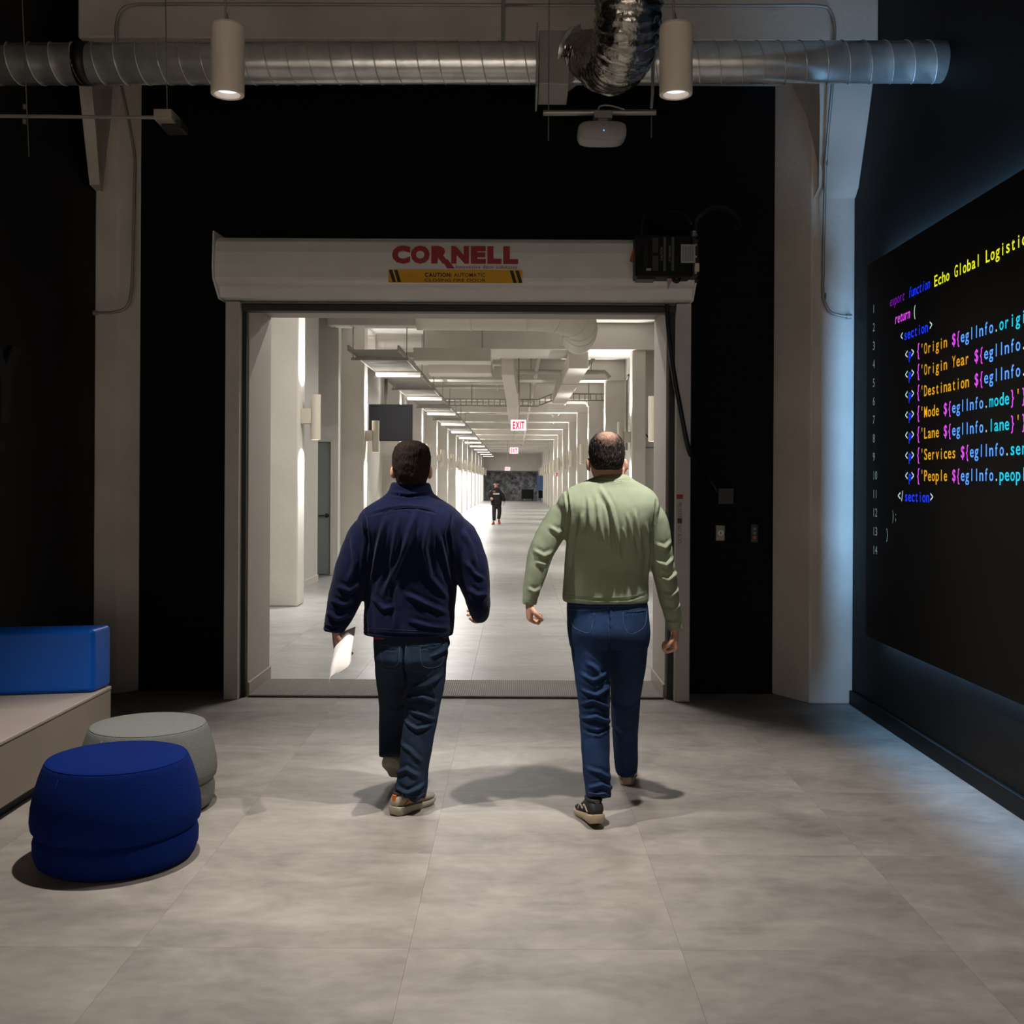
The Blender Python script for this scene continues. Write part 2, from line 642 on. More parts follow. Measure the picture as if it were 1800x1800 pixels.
# right wall, stepping in behind the second column
tag(MB().box(3.0, 3.2, YW2, 19.45, 0, CZ).box(2.30, 3.2, 19.45, 19.6, 0, CZ).build('wall_corridor_right_near', M_WHITE), kind='structure')
tag(MB().box(XCR, XCR + .2, 19.6, CEND, 0, CZ).build('wall_corridor_right', M_WHITE), kind='structure')
tag(MB().box(-4.3, XL - .2 - .2, YW2 - .2, YW2, 0, CZ).box(XR + .6, 3.2, YW2 - .2, YW2, 0, CZ).build('wall_corridor_front', M_WHITE), kind='structure')

# mural wall closing the corridor
mm = bpy.data.materials.new('collage_mural')
mm.use_nodes = True
nt = mm.node_tree
bs = nt.nodes['Principled BSDF']
tc = nt.nodes.new('ShaderNodeTexCoord')
vo = nt.nodes.new('ShaderNodeTexVoronoi')
vo.inputs['Scale'].default_value = 1.7
nz = nt.nodes.new('ShaderNodeTexNoise')
nz.inputs['Scale'].default_value = 3.2
nz.inputs['Detail'].default_value = 6
nt.links.new(tc.outputs['Object'], vo.inputs['Vector'])
nt.links.new(tc.outputs['Object'], nz.inputs['Vector'])
rp = nt.nodes.new('ShaderNodeValToRGB')
for e, (p_, c_) in zip(rp.color_ramp.elements, ((.40, '2e3138'), (.62, 'c0c4ca'))):
    e.position = p_
    e.color = lin(c_)
e = rp.color_ramp.elements.new(.5)
e.color = lin('7c828b')
nt.links.new(nz.outputs['Fac'], rp.inputs[0])
mx = nt.nodes.new('ShaderNodeMix')
mx.data_type = 'RGBA'
mx.inputs['Factor'].default_value = .25
hs = nt.nodes.new('ShaderNodeHueSaturation')
hs.inputs['Saturation'].default_value = .25
nt.links.new(vo.outputs['Color'], hs.inputs['Color'])
nt.links.new(rp.outputs[0], mx.inputs['A'])
nt.links.new(hs.outputs[0], mx.inputs['B'])
nt.links.new(mx.outputs['Result'], bs.inputs['Base Color'])
bs.inputs['Roughness'].default_value = .6
tag(MB().box(-2.75, 2.6, CEND, CEND + .2, 0, 2.45).build('wall_end', mm), kind='structure')
tag(MB().box(-4.3, 3.2, CEND, CEND + .2, 2.45, CZ).box(-4.3, -2.75, CEND, CEND + .2, 0, 2.45).box(2.6, 3.2, CEND, CEND + .2, 0, 2.45).build('wall_end_upper', M_WHITE), kind='structure')
tag(MB().box(XCL, XCR, CEND - 3, CEND - 2.4, 2.5, CZ).build('ceiling_beam', M_WHITE2), kind='structure')

# corridor columns, beams, joists
ORD = ['first', 'second', 'third', 'fourth', 'fifth', 'sixth', 'seventh', 'eighth', 'ninth', 'tenth', 'eleventh', 'twelfth', 'thirteenth', 'fourteenth']
for i in range(NCOL):
    y = CY0 + CDY * i
    c = MB().box(XCL - .1, CXL, y, y + .40, 0, CZ).build('column', M_WHITE2, bevel=0.02)
    tag(c, kind='structure')
    c = MB().box(1.90 if i == 0 else CXR, {0: 2.5, 1: 2.30}.get(i, XCR + .1), y, y + .40, 0, CZ).build('column', M_WHITE2, bevel=0.02)
    tag(c, kind='structure')
    b = MB().box(-1.66 if i == 1 else XCL, XCR + .6 if i < 2 else XCR, y - .05, y + (1.35 if i == 1 else .55), 3.93, CZ).build('ceiling_beam', M_WHITE2, bevel=.01)
    tag(b, kind='structure')
    if i < 9:
        for k in range(1, 4):
            yy = y + .5 + k * 1.22
            if i == 0 and k < 3:
                continue
            b = MB().box(XCL, -.35, yy, yy + .35, 4.12, CZ).build('ceiling_joist', M_WHITE2, bevel=.01)
            tag(b, kind='structure')
# added glowing panels standing in for bright column faces far down on the left
M_GLOW = mat('glowing_panel', 'f4f2ee', 0.4, var=0.02, emit=1.1)
M_GLOW.cycles.emission_sampling = 'AUTO'
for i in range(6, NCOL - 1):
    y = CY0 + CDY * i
    o = MB().box(XCL, -2.78, y + .55, y + CDY - .15, 0.0, 2.1).build('glow_panel_%d' % (i - 5), M_GLOW)
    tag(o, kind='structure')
    MB().box(XCL, -2.76, y + .42, y + CDY - .02, 2.1, 2.2).build('glow_panel_frame', M_WHITE, o)
# ------------------------------------------------------------------ corridor fixtures
M_SCON = mat('sconce_enamel', 'cfc6b4', 0.45, var=0.02)
M_LAMP = mat('lamp_lens', 'fff4e2', 0.4, var=0.0, emit=9.0)
for side in (-1, 1):
    for i in range(NCOL):
        if side > 0 and i in (0,) and False:
            continue
        y = CY0 + CDY * i + .20
        fx = CXL if side < 0 else (1.90 if i == 0 else CXR)
        cx = fx - side * 0.175
        nm = 'left' if side < 0 else 'right'
        s = thing('wall_sconce', (fx, y, 2.38), 'white cylinder sconce, %s from the doorway on the %s row of corridor columns' % (ORD[i], nm), 'sconce', 'up-and-down sconces on the corridor columns')
        mb = MB()
        mb.lathe((cx, y, 2.09), [(.052, .012), (.052, 0), (.065, 0), (.065, .57), (.052, .57), (.052, .558)], 24)
        mb.build('shade', M_SCON, s, smooth=False)
        xa, xb = sorted((fx, cx + side * .05))
        MB().box(xa, xb, y - .07, y + .07, 2.29, 2.48).build('bracket', M_SCON, s, bevel=.004)
        MB().cyl((cx, y, 2.098), (0, 0, 1), .051, .004).build('lens', M_LAMP, s)
        MB().cyl((cx, y, 2.651), (0, 0, 1), .051, .004).build('lens', M_LAMP, s)
        if i < 9:
            k = 1.0
            spot('sconce_light', (cx, y, 2.08), (-.0 * side, 0, -1), W_SCONCE * k, 120, .9, C_CORR, .05, s)
            spot('sconce_light', (cx, y, 2.68), (0, 0, 1), W_SCONCE * k, 125, .9, C_CORR, .05, s)

# wire tray along the corridor, crossing ladder tray, linear lights
tz = 3.62
tr = thing('cable_tray', (-2.26, 16.7, tz), 'grey wire mesh cable tray running along the corridor under the ceiling', 'cable tray')
for x in (-2.66, -1.87):
    MB().box(x - .012, x + .012, 16.7, 88, tz, tz + .09).build('side_rail', M_TRAY, tr)
mb = MB()
for k in range(300):
    y = 16.7 + k * .115
    mb.box(-2.66, -1.87, y, y + .022, tz, tz + .014)
for k in range(13):
    x = -2.62 + k * .06
    mb.box(x, x + .008, 16.7, 51, tz + .012, tz + .020)
tag(mb.build('wire_mesh', M_TRAY, tr), kind='stuff')
for k in range(8):
    y = 17.6 + k * 2.86
    MB().box(-2.75, -1.80, y, y + .04, tz - .05, tz - .005).build('trapeze', M_TRAY, tr)
    for x in (-2.72, -1.83):
        MB().cyl((x, y + .02, tz - .02), (0, 0, 1), .008, CZ - tz + .02, 8).build('hanger_rod', M_TRAY, tr)
l2 = thing('ladder_tray', (0, 28.2, 3.58), 'narrow ladder cable tray crossing the corridor with an upward jog', 'cable tray')
jog = [(-2.6, 3.58), (.55, 3.58), (.95, 3.74), (2.45, 3.74)]
for zz in (0, .17):
    MB().tube([(x, 28.2, z_ + zz) for x, z_ in jog], .018, 6).build('side_rail', M_TRAY, l2)
for k in range(34):
    x = -2.55 + k * .15
    z_ = float(np.interp(x, [a for a, _ in jog], [b for _, b in jog]))
    MB().box(x - .012, x + .012, 28.19, 28.21, z_, z_ + .17).build('rung', M_TRAY, l2)
for x in (-1.2, .35, 1.9):
    MB().cyl((x, 28.2, 3.6), (0, 0, 1), .012, CZ - 3.6, 8).build('hanger_rod', M_TRAY, l2)
M_TUBE = mat('linear_lamp_diffuser', 'fffaf0', 0.4, var=0.0, emit=5.0)
for i in range(12):
    y = 19.87 + CDY * i
    s = thing('linear_light', (-2.22, y, 3.53), 'white linear ceiling light, %s from the doorway under the cable tray' % ORD[i], 'light', 'linear lights under the corridor cable tray')
    MB().box(-2.64, -1.80, y - .05, y + .05, 3.545, 3.60).build('housing', M_WHITE, s, bevel=.006)
    MB().box(-2.62, -1.82, y - .045, y + .045, 3.525, 3.545).build('diffuser', M_TUBE, s)
    if True:
        area('linear_lamp', (-2.22, y, 3.515), (0, 0, -1), W_LINEAR, .8, .09, C_CORR, s)
for i, y in enumerate((10.2, 12.0)):  # added fixtures, hidden above the header, to brighten the near bay
    s = thing('linear_light', (-.43, y, 4.33), 'white linear light on the corridor ceiling just inside the opening, %s' % ('nearer the door' if i == 0 else 'nearer the first column'), 'light', 'ceiling lights just inside the opening')
    MB().box(-1.03, .17, y - .06, y + .06, 4.345, CZ).build('housing', M_WHITE, s, bevel=.006)
    MB().box(-1.01, .15, y - .05, y + .05, 4.325, 4.345).build('diffuser', M_TUBE, s)
    area('linear_lamp', (-.43, y, 4.315), (0, 0, -1), W_LINEAR * .6, 1.1, .1, C_CORR, s)

# air ducts of the corridor
dd = thing('round_duct', (0, 16, 4.15), 'large white round air duct with a turned-down elbow above the corridor entrance', 'duct')
pts = spline([Vector(q) for q in ((-1.5, 15.9, 4.10), (-.3, 15.9, 4.10), (.45, 15.95, 4.09), (.88, 16.25, 4.04), (1.0, 16.9, 3.98), (1.02, 17.8, 3.98))], 6)
MB().tube(pts, .27, 28).build('duct_run', M_DUCTW, dd, smooth=True)
for k in (4, 9, 13, 17, 20, 23):
    MB().tube([pts[k], pts[k + 1] * .15 + pts[k] * .85], .278, 28).build('seam_band', M_DUCTW, dd, smooth=True)
du = MB().box(.92, 1.27, 19.0, 27.5, 3.60, 3.90).build('rectangular_duct', M_DUCTW, origin=(1.1, 19, 3.75), bevel=.006)
tag(du, 'white rectangular air duct running into the corridor on the right of the exit sign', 'duct')
MB().box(.91, 1.28, 22, 22.05, 3.59, 3.91).box(.91, 1.28, 25, 25.05, 3.59, 3.91).build('seam_band', M_DUCTW, du)
du = MB().prism([(-.30, 20.4, 3.62), (-.06, 20.4, 3.62), (0.06, 22.5, 3.14), (-.20, 22.5, 3.14)], (0, 0, .30)).box(-.22, .06, 22.3, 30, 3.2, 3.6).build('rectangular_duct', M_DUCTW, origin=(-.1, 20, 3.75), bevel=.006)
tag(du, 'white angled air duct dropping along the middle of the corridor ceiling', 'duct')
du = MB().box(-1.75, -.45, 17.9, 18.5, 3.60, 3.82).build('rectangular_duct', M_DUCTW, origin=(-1.1, 18, 3.7), bevel=.006)
for x in (-1.6, -.6):
    MB().cyl((x, 18.2, 3.82), (0, 0, 1), .008, CZ - 3.82, 6).build('hanger_rod', M_TRAY, du)
tag(du, 'nearer broad flat white duct lying across the corridor beside the cable tray', 'duct')
du = MB().box(-1.75, -.5, 20.9, 21.6, 3.70, 3.92).build('rectangular_duct', M_DUCTW, origin=(-1.1, 21, 3.7), bevel=.006)
for x in (-1.6, -.6):
    MB().cyl((x, 21.2, 3.92), (0, 0, 1), .008, CZ - 3.92, 6).build('hanger_rod', M_TRAY, du)
tag(du, 'farther broad flat white duct lying across the corridor beside the cable tray', 'duct')
for k, (x, z0) in enumerate(((-.55, 4.2), (.42, 4.0), (1.62, 4.2))):
    o = MB().tube([(x, 18.97, z0), (x, 70, z0)], .035 if k != 1 else .05, 10).build('ceiling_pipe', M_DUCTW, origin=(x, 18.97, z0), smooth=True)
    tag(o, ['thin white pipe running left of the exit signs', 'thick white pipe along the middle of the corridor ceiling', 'white sprinkler pipe on the right of the corridor ceiling'][k], 'pipe')
for k, (x, z0, y0) in enumerate(((.9, 3.95, 23.0), (1.0, 3.9, 31.0), (.2, 4.0, 37.6))):
    o = MB().tube([(x - .9, y0, z0), (x + 1.0, y0, z0), (x + 1.1, y0, z0 - .12)], .05, 10).build('cross_pipe', M_DUCTW, origin=(x, y0, z0), smooth=True)
    tag(o, ['white pipe crossing the corridor ahead of the ladder tray', 'white pipe crossing just behind the ladder tray', 'white pipe crossing the corridor far behind the ladder tray'][k], 'pipe')
    for xx in (x - .6, x + .7):
        MB().cyl((xx, y0, z0 + .045), (0, 0, 1), .007, CZ - z0 - .045, 6).build('hanger_rod', M_TRAY, o)
# conduit drop on the right wall
o = MB().tube([Vector(q) for q in ((2.47, 23.6, 3.95), (2.47, 23.85, 3.9), (2.47, 24.0, 3.75), (2.47, 24.0, 2.3))], .025, 8, smooth=4).build('conduit_drop', M_CONDUIT, origin=(2.475, 24, 2.3), smooth=True)
tag(o, 'grey conduit dropping down the corridor right wall', 'conduit')

# exit signs
M_SIGN = mat('exit_sign_face', 'e9e6f5', 0.4, var=0.01, emit=.75)
M_RED = mat('exit_sign_red', 'd0103a', 0.4, var=0.02, emit=.6)
for k, (Y, x, yy) in enumerate(((21.5, 911.5, 747.5), (38.6, 903.5, 792), (64, 892, 824))):
    c = P(x, yy, Y)
    s = thing('exit_sign', c, ['lit EXIT sign with red letters, nearest to the doorway', 'lit exit sign hanging halfway down the corridor', 'smallest lit exit sign near the mural wall'][k], 'sign', 'hanging exit signs')
    MB().box(c.x - .155, c.x + .155, Y - .02, Y + .02, c.z - .11, c.z + .11).build('panel', M_SIGN, s, bevel=.004)
    MB().cyl((c.x, Y, c.z + .11), (0, 0, 1), .012, CZ - c.z - .11, 8).build('hanger_rod', M_TRAY, s)
    lettering('letters', 'EXIT', (c.x - .115, Y - .022, c.z - .07), (1, 0, 0), (0, 0, 1), .14, M_RED, s, bold=2, width=.23)

# hanging dark panel on the left, red fire device, N lettering
c0, c1 = P(648, 775, 21.3), P(725, 711, 21.3)
s = thing('hanging_display', (c0.x, 21.3, c0.z), 'large black flat display hanging between the left corridor columns', 'display')
MB().box(c0.x, c1.x, 21.3, 21.36, c0.z, c1.z).build('panel', mat('display_black', '0c0b0e', .6, var=.1, spec=.12), s, bevel=.006)
MB().box(c0.x + .3, c0.x + .36, 21.36, 21.42, c1.z - .3, CZ).build('mount', M_DARKM, s)
c = P(535, 780, 14.6)
o = MB().box(XCL, XCL + .05, 14.5, 14.6, c.z - .08, c.z + .08).build('fire_alarm', mat('alarm_red', 'b0242c', .4), origin=(XCL, 14.55, c.z), bevel=.01)
MB().cyl((XCL + .05, 14.55, c.z), (1, 0, 0), .03, .015).build('strobe', M_WHITE, o)
tag(o, 'small red fire alarm on the left corridor wall beside the first column', 'fire alarm')
c = P(984, 834, 53.4)
o = MB().box(CXR - .06, CXR, 53.4, 53.54, c.z - .09, c.z + .09).build('fire_alarm', MATS['alarm_red'], origin=(CXR, 53.4, c.z), bevel=.01)
MB().cyl((CXR - .06, 53.47, c.z), (-1, 0, 0), .04, .015).build('strobe', M_WHITE, o)
tag(o, 'small red fire alarm on a far right corridor column', 'fire alarm')
a = P(1133, 772, 19.44)
nb = MB().box(a.x - .05, 3.0, 19.43, 19.45, a.z - .16, a.z - .145).build('wall_lettering', mat('sign_line_grey', '55524e', .5), origin=a)
tag(nb, 'black letter N above a thin line on the right corridor wall', 'lettering')
lettering('letters', 'N', (a.x, 19.44, a.z), (1, 0, 0), (0, 0, 1), .11, mat('print_black', '0b0b0b', .5), nb, bold=1)

# things at the end of the corridor
ck = thing('equipment_cart', (.92, 88, 0), 'black equipment cart on wheels in front of the mural wall', 'cart')
MB().box(.42, 1.40, 87.7, 88.3, .18, .92).build('cabinet', M_BLK, ck, bevel=.02)
for x in (.52, 1.3):
    for y in (87.8, 88.2):
        MB().cyl((x - .03, y, .09), (1, 0, 0), .09, .06, 14).build('wheel', M_RUBBER, ck)
MB().box(.40, 1.42, 87.68, 88.32, .92, .96).build('top', M_DARKM, ck)
bn = thing('banner_stand', (1.98, 87, 0), 'blue banner stand at the right end of the corridor', 'banner')
MB().box(1.68, 2.24, 86.98, 87.0, .9, 2.05).build('print', mat('banner_blue', '3f5f8c', .5, var=.35, vscale=3), bn)
MB().box(1.66, 2.26, 86.85, 87.15, 0, .06).build('base', mat('banner_base', '5f93b8', .4), bn, bevel=.01)
MB().box(1.72, 1.76, 86.98, 87.02, .06, .9).box(2.16, 2.2, 86.98, 87.02, .06, .9).build('leg', M_SILVER, bn)
MB().box(1.8, 2.14, 86.97, 87.03, .25, .88).build('panel', M_BLK, bn)

# ------------------------------------------------------------------ rolling fire door
rd = thing('rolling_fire_door', (-.43, 7.6, 0), 'grey overhead rolling fire door rolled up into its hood above the opening', 'door')
HX0, HX1 = -2.105, 1.262
prof = [(7.90, 3.278), (7.46, 3.272), (7.41, 3.235), (7.385, 3.16), (7.38, 3.07), (7.38, 2.985), (7.392, 2.962), (7.43, 2.945), (7.485, 2.935), (7.50, 2.92), (7.515, 2.862), (7.90, 2.858)]
MB().prism([(HX0, y, z_) for y, z_ in prof], (HX1 - HX0 - .02, 0, 0)).build('hood', M_HOOD, rd, bevel=.006)
for k, x in enumerate((HX0 - .012, HX1 - .03)):
    pr = [(7.92, 3.33), (7.375, 3.30), (7.355, 3.05), (7.37, 2.97), (7.52, 2.853), (7.92, 2.853)]
    pl = MB().prism([(x, y, z_) for y, z_ in pr], (.012, 0, 0)).build('end_bracket', M_HOOD, rd, bevel=.002)
    MB().cyl((x + (0 if k == 0 else .012), 7.5, 3.10), (-1 if k == 0 else 1, 0, 0), .028, .03, 6).build('bolt', M_SILVER, pl)
for k, (xa, xb) in enumerate(((-2.092, -1.99), (1.14, 1.246))):
    g = MB().box(xa, xb, 7.62, YW, 0, 2.853).build('guide', M_TRACK, rd, bevel=.004)
    MB().box(xb, -1.958, 7.70, 7.80, 0, 2.853).build('slot', M_RUBBER, g) if k == 0 else MB().box(1.10, xa, 7.70, 7.80, 0, 2.853).build('slot', M_RUBBER, g)
    xo = xa - .012 if k == 0 else xb
    for z_ in (.12, .62, 1.08, 1.52, 1.98, 2.42, 2.62, 2.76):
        MB().cyl((xo, 7.72, z_), (1, 0, 0), .009, .012, 6).build('bolt', M_SILVER, g)
MB().box(-1.985, 1.138, 7.66, 7.76, 2.793, 2.842).build('bottom_bar', mat('bottom_bar_dark', '2b2826', .6), rd, bevel=.004)
MB().box(-1.985, 1.138, 7.65, 7.76, 2.844, 2.857).build('bottom_slat', mat('bottom_bar_grey', '6d6863', .45), rd, bevel=.002)
MB().box(-2.0, 1.15, 7.78, YW + .01, DZ + .036, DZ + .05).build('header_seal', M_DARKM, rd)
# wording on the hood
M_LRED = mat('logo_red', 'a01d25', .45, var=.03)
M_PRINT = mat('label_black', '1a1712', .5)
FY = 7.379


def hz(y):
    return P(800, y, FY).z


def hx(x, y=460):
    return P(x, y, FY).x


za, zb = hz(461), hz(434.5)
for ch, xa_, xb_ in (('C', 689, 721), ('O', 722, 755.5), ('R', 758, 791), ('N', 793, 824.5), ('E', 827.5, 854), ('L', 856.5, 881.5), ('L', 884.5, 911)):
    lettering('logo_letter', ch, (hx(xa_), FY, za), (1, 0, 0), (0, 0, 1), zb - za, M_LRED, rd, bold=4, width=hx(xb_) - hx(xa_), lift=.002)
MB().prism([(hx(776), FY - .003, hz(456)), (hx(787), FY - .003, hz(456)), (hx(799.5), FY - .003, hz(472)), (hx(786), FY - .003, hz(472))], (0, .001, 0)).build('logo_tail', M_LRED, rd)
lettering('logo_tagline', 'Innovative door solutions', (hx(801.5), FY, hz(472)), (1, 0, 0), (0, 0, 1), .024, M_LRED, rd, bold=3, width=hx(909) - hx(801.5), lift=.003)
lab = MB().box(hx(683), hx(918), FY + .012, FY + .016, hz(497.5), hz(474.5)).build('caution_label', mat('label_yellow', 'e6a608', .5, var=.04), rd)
# the label follows the hood's lower curve: lean it with the sheet metal
LY = 7.378
lab2 = lab
for v in lab.data.vertices:
    zc = v.co.z
    v.co.y += -.020
lettering('label_text', 'CAUTION:', (hx(747), LY, hz(487)), (1, 0, 0), (0, 0, 1), .026, M_PRINT, rd, bold=2, width=hx(794) - hx(747), lift=.008)
lettering('label_text', 'AUTOMATIC', (hx(798), LY, hz(487)), (1, 0, 0), (0, 0, 1), .026, M_PRINT, rd, bold=3, width=hx(853) - hx(798), lift=.008)
lettering('label_text', 'CLOSING FIRE DOOR', (hx(747), LY, hz(495.8)), (1, 0, 0), (0, 0, 1), .022, M_PRINT, rd, bold=3, width=hx(854) - hx(747), lift=.008)
for x in (684, 693, 896, 906):
    MB().prism([(hx(x), LY - .008, hz(475.5)), (hx(x + 6), LY - .008, hz(475.5)), (hx(x + 12.5), LY - .008, hz(497)), (hx(x + 6.5), LY - .008, hz(497))], (0, .001, 0)).build('hazard_stripe', M_PRINT, rd)
# stickers on the right guide
gx = 1.16
c = P(1195, 873, 7.62)
MB().box(c.x - .022, c.x + .022, 7.616, 7.6199, c.z - .016, c.z + .016).build('red_sticker', mat('sticker_red', 'a3262a', .5), rd)
lettering('guide_text', 'FIRE DOOR DO NOT BLOCK', (c.x - .012, 7.618, c.z - .04), (0, 0, -1), (1, 0, 0), .026, mat('pale_print', '6b6560', .5), rd, width=.30, lift=.001)
MB().box(c.x - .016, c.x + .016, 7.617, 7.6195, c.z - .19, c.z - .155).build('sticker', mat('sticker_grey', '4a4642', .5), rd)

# door operator on the hood
a, b = P(1117, 486, 7.2), P(1232, 413, 7.2)
op = thing('door_operator', (a.x, 7.3, a.z), 'black electric door operator box with labels on the right of the hood', 'motor')
MB().box(a.x, b.x - .06, 7.20, 7.375, a.z, b.z).build('housing', M_BLK, op, bevel=.008)
MB().box(b.x - .055, b.x - .012, 7.22, 7.375, a.z + .01, b.z - .02).build('gear_cover', M_DARKM, op, bevel=.006)
MB().box(b.x - .012, b.x, 7.24, 7.375, a.z - .01, b.z + .01).build('mount_plate', M_BLK, op)
for z_ in (a.z + .03, a.z + .14, a.z + .22):
    MB().cyl((b.x - .03, 7.225, z_), (0, -1, 0), .008, .01, 8).build('bolt', M_SILVER, op)


def opx(x):
    return P(x, 450, 7.2).x


def opz(y):
    return P(1170, y, 7.2).z


def decal(name, x0, x1, y0, y1, m, par, yy=7.1985):
    return MB().box(opx(x0), opx(x1), yy, 7.2005, opz(y1), opz(y0)).build(name, m, par)


M_LGREY = mat('label_grey', '2a2a2a', .5)
decal('white_label', 1197, 1222, 429.5, 462, mat('label_white', 'a8a8a4', .5), op)
for k in range(6):
    decal('label_line', 1200 + k * 3.5, 1201 + k * 3.5, 432, 459, M_LGREY, op, 7.198)
decal('warning_label', 1147, 1157, 418, 444, M_LGREY, op)
decal('warning_label', 1147, 1157, 450, 476, M_LGREY, op)
decal('warning_label', 1166, 1170.5, 417, 476, mat('label_grey2', '4a4a48', .5), op)
decal('warning_label', 1180.5, 1185, 417, 476, MATS['label_grey2'], op)
M_PW = mat('print_pale', '9c9a96', .5)
lettering('warning_text', 'CAUTION', (opx(1164.5), 7.199, opz(458)), (0, 0, 1), (-1, 0, 0), .014, M_PW, op, width=opz(435) - opz(458), lift=.0015)
lettering('warning_text', 'ATTENTION', (opx(1179), 7.199, opz(460)), (0, 0, 1), (-1, 0, 0), .014, M_PW, op, width=opz(432) - opz(460), lift=.0015)
MB().box(opx(1130), opx(1140), 7.185, 7.2, opz(470), opz(430)).build('terminal_cover', mat('terminal_black', '030303', .15), op, bevel=.002)
decal('paper_tag', 1136, 1144, 472.5, 476, MATS['label_white'], op, 7.184)
decal('paper_tag', 1220.5, 1228, 464, 477.5, mat('tag_cream', 'c9bda0', .6), op, 7.17)
MB().prism([(opx(1108.5), 7.25, opz(456)), (opx(1114.5), 7.25, opz(458)), (opx(1117), 7.25, opz(437)), (opx(1115), 7.25, opz(432))], (0, .02, 0)).build('release_lever', mat('lever_orange', 'a03c12', .5), op, bevel=.002)
MB().box(opx(1121), opx(1153), 7.22, 7.35, opz(490), opz(486)).build('brake_plate', M_DARKM, op)
MB().tube([(opx(1186), 7.25, opz(487)), (opx(1187), 7.24, opz(492)), (opx(1193), 7.24, opz(493)), (opx(1197), 7.25, opz(486))], .012, 8, smooth=5).build('chain_loop', M_DARKM, op, smooth=True)
MB().prism([(opx(1174), 7.25, opz(487)), (opx(1185), 7.25, opz(487)), (opx(1180), 7.25, opz(498)), (opx(1176), 7.25, opz(508))], (0, .003, 0)).build('hang_tag', mat('tag_pink', 'b89a94', .6), op)
MB().tube([P(1128, 413, 7.35), P(1128, 395, 7.38), P(1132, 377, 7.42)], .014, 8).build('conduit_stub', M_RUBBER, op, smooth=True)
M_HOSE = mat('black_hose', '191816', .45)
MB().tube([P(1221, 410, 7.3), P(1222, 392, 7.32), P(1232, 377, 7.4), P(1256, 365, 7.5), P(1280, 370, 7.6), P(1297, 388, 7.75), P(1298, 398, 7.85)], .017, 10, smooth=6).build('hose', M_HOSE, op, smooth=True)
MB().tube([P(1216, 395, 7.35), P(1205, 381, 7.42), P(1185, 374, 7.5), P(1160, 384, 7.65), P(1150, 400, 7.8)], .014, 10, smooth=6).build('hose', M_HOSE, op, smooth=True)
c = P(1219, 409, 7.3)
MB().cyl((c.x, c.y, c.z - .03), (0, 0, 1), .022, .04, 10).build('hose_fitting', M_SILVER, op)
c = P(1297, 397, 7.84)
MB().cyl(c, (0, 1, 0), .02, .07, 10).build('hose_fitting', mat('fitting_grey', '55534f', .4, metal=.7), op)

# black cable hanging in front of the guide
cb = MB().tube([P(1172, 535, 7.58), P(1176, 590, 7.57), P(1185, 660, 7.56), P(1196, 720, 7.56), P(1208, 780, 7.57), P(1222, 815, 7.7), P(1245, 838, 7.86), P(1262, 866, 7.90)], .018, 10, smooth=6)
o = cb.build('coiled_cable', M_RUBBER, origin=P(1172, 535, 7.58), smooth=True)
tag(o, 'thick black cable sagging from the hood across the right door guide', 'cable')
# wall devices on the black brick
a, b = P(1260, 886, YW), P(1288, 858, YW)
o = MB().box(a.x, b.x, YW - .05, YW, a.z, b.z).build('junction_box', mat('box_black', '151414', .4), origin=(a.x, YW, a.z), bevel=.005)
for dx in (.012, b.x - a.x - .012):
    MB().cyl((a.x + dx, YW - .05, b.z - .015), (0, -1, 0), .005, .004, 8).build('screw', M_DARKM, o)
tag(o, 'black square junction box on the black brick right of the door', 'junction box')
a, b = P(1257, 950, YW), P(1273, 923, YW)
o = MB().box(a.x, b.x, YW - .03, YW, a.z, b.z).build('key_switch', mat('switch_steel', '8a857c', .4, metal=.3), origin=(a.x, YW, a.z), bevel=.004)
MB().cyl(((a.x + b.x) / 2, YW - .03, (a.z + b.z) / 2), (0, -1, 0), .02, .012, 16).build('key_cylinder', M_SILVER, o)
MB().box((a.x + b.x) / 2 - .003, (a.x + b.x) / 2 + .003, YW - .046, YW - .04, (a.z + b.z) / 2 - .01, (a.z + b.z) / 2 + .01).build('key_slot', M_BLK, o)
tag(o, 'steel key switch plate on the black brick right of the door', 'switch')
a, b = P(1317, 953, YW), P(1330, 921, YW)
o = MB().box(a.x, b.x, YW - .05, YW, a.z, b.z).build('push_button_station', mat('station_grey', '20201f', .4), origin=(a.x, YW, a.z), bevel=.005)
for k, cc in enumerate(('3f8f6a', '2f8f78', 'c0561c')):
    MB().cyl(((a.x + b.x) / 2, YW - .05, b.z - .035 - k * .031), (0, -1, 0), .011, .008, 14).build('button', mat('button_%d' % k, cc, .4), o)
tag(o, 'small push button station with two green and one orange button', 'switch')
# ------------------------------------------------------------------ overhead duct of the dark room
def dz(x):
    return 3.945 + 0.0075 * x


DYc, DR = 6.03, 0.115
sd = thing('spiral_duct', (0, DYc, 3.945), 'long galvanised spiral air duct hanging across the room below the beam', 'duct')
MB().tube([(x, DYc, dz(x)) for x in (XL, -1.5, 0, 1.3, XR)], DR, 40).build('duct_run', M_GALV, sd, smooth=True)
pts = []
n = int((XR - XL) / .1205 * 28)
for k in range(n):
    a = 2 * math.pi * k / 28
    x = XL + .1205 * k / 28
    pts.append(Vector((x, DYc - math.cos(a) * (DR + .001), dz(x) - math.sin(a) * (DR + .001))))
MB().tube(pts, .0038, 5).build('spiral_seam', M_GALV, sd, smooth=True)
xa, xb = P(123, 110, 5.92).x, P(146, 110, 5.92).x
MB().tube([(xa, DYc, dz(xa)), (xb, DYc, dz(xb))], DR + .004, 36).build('coupling_band', M_RUBBER, sd, smooth=True)
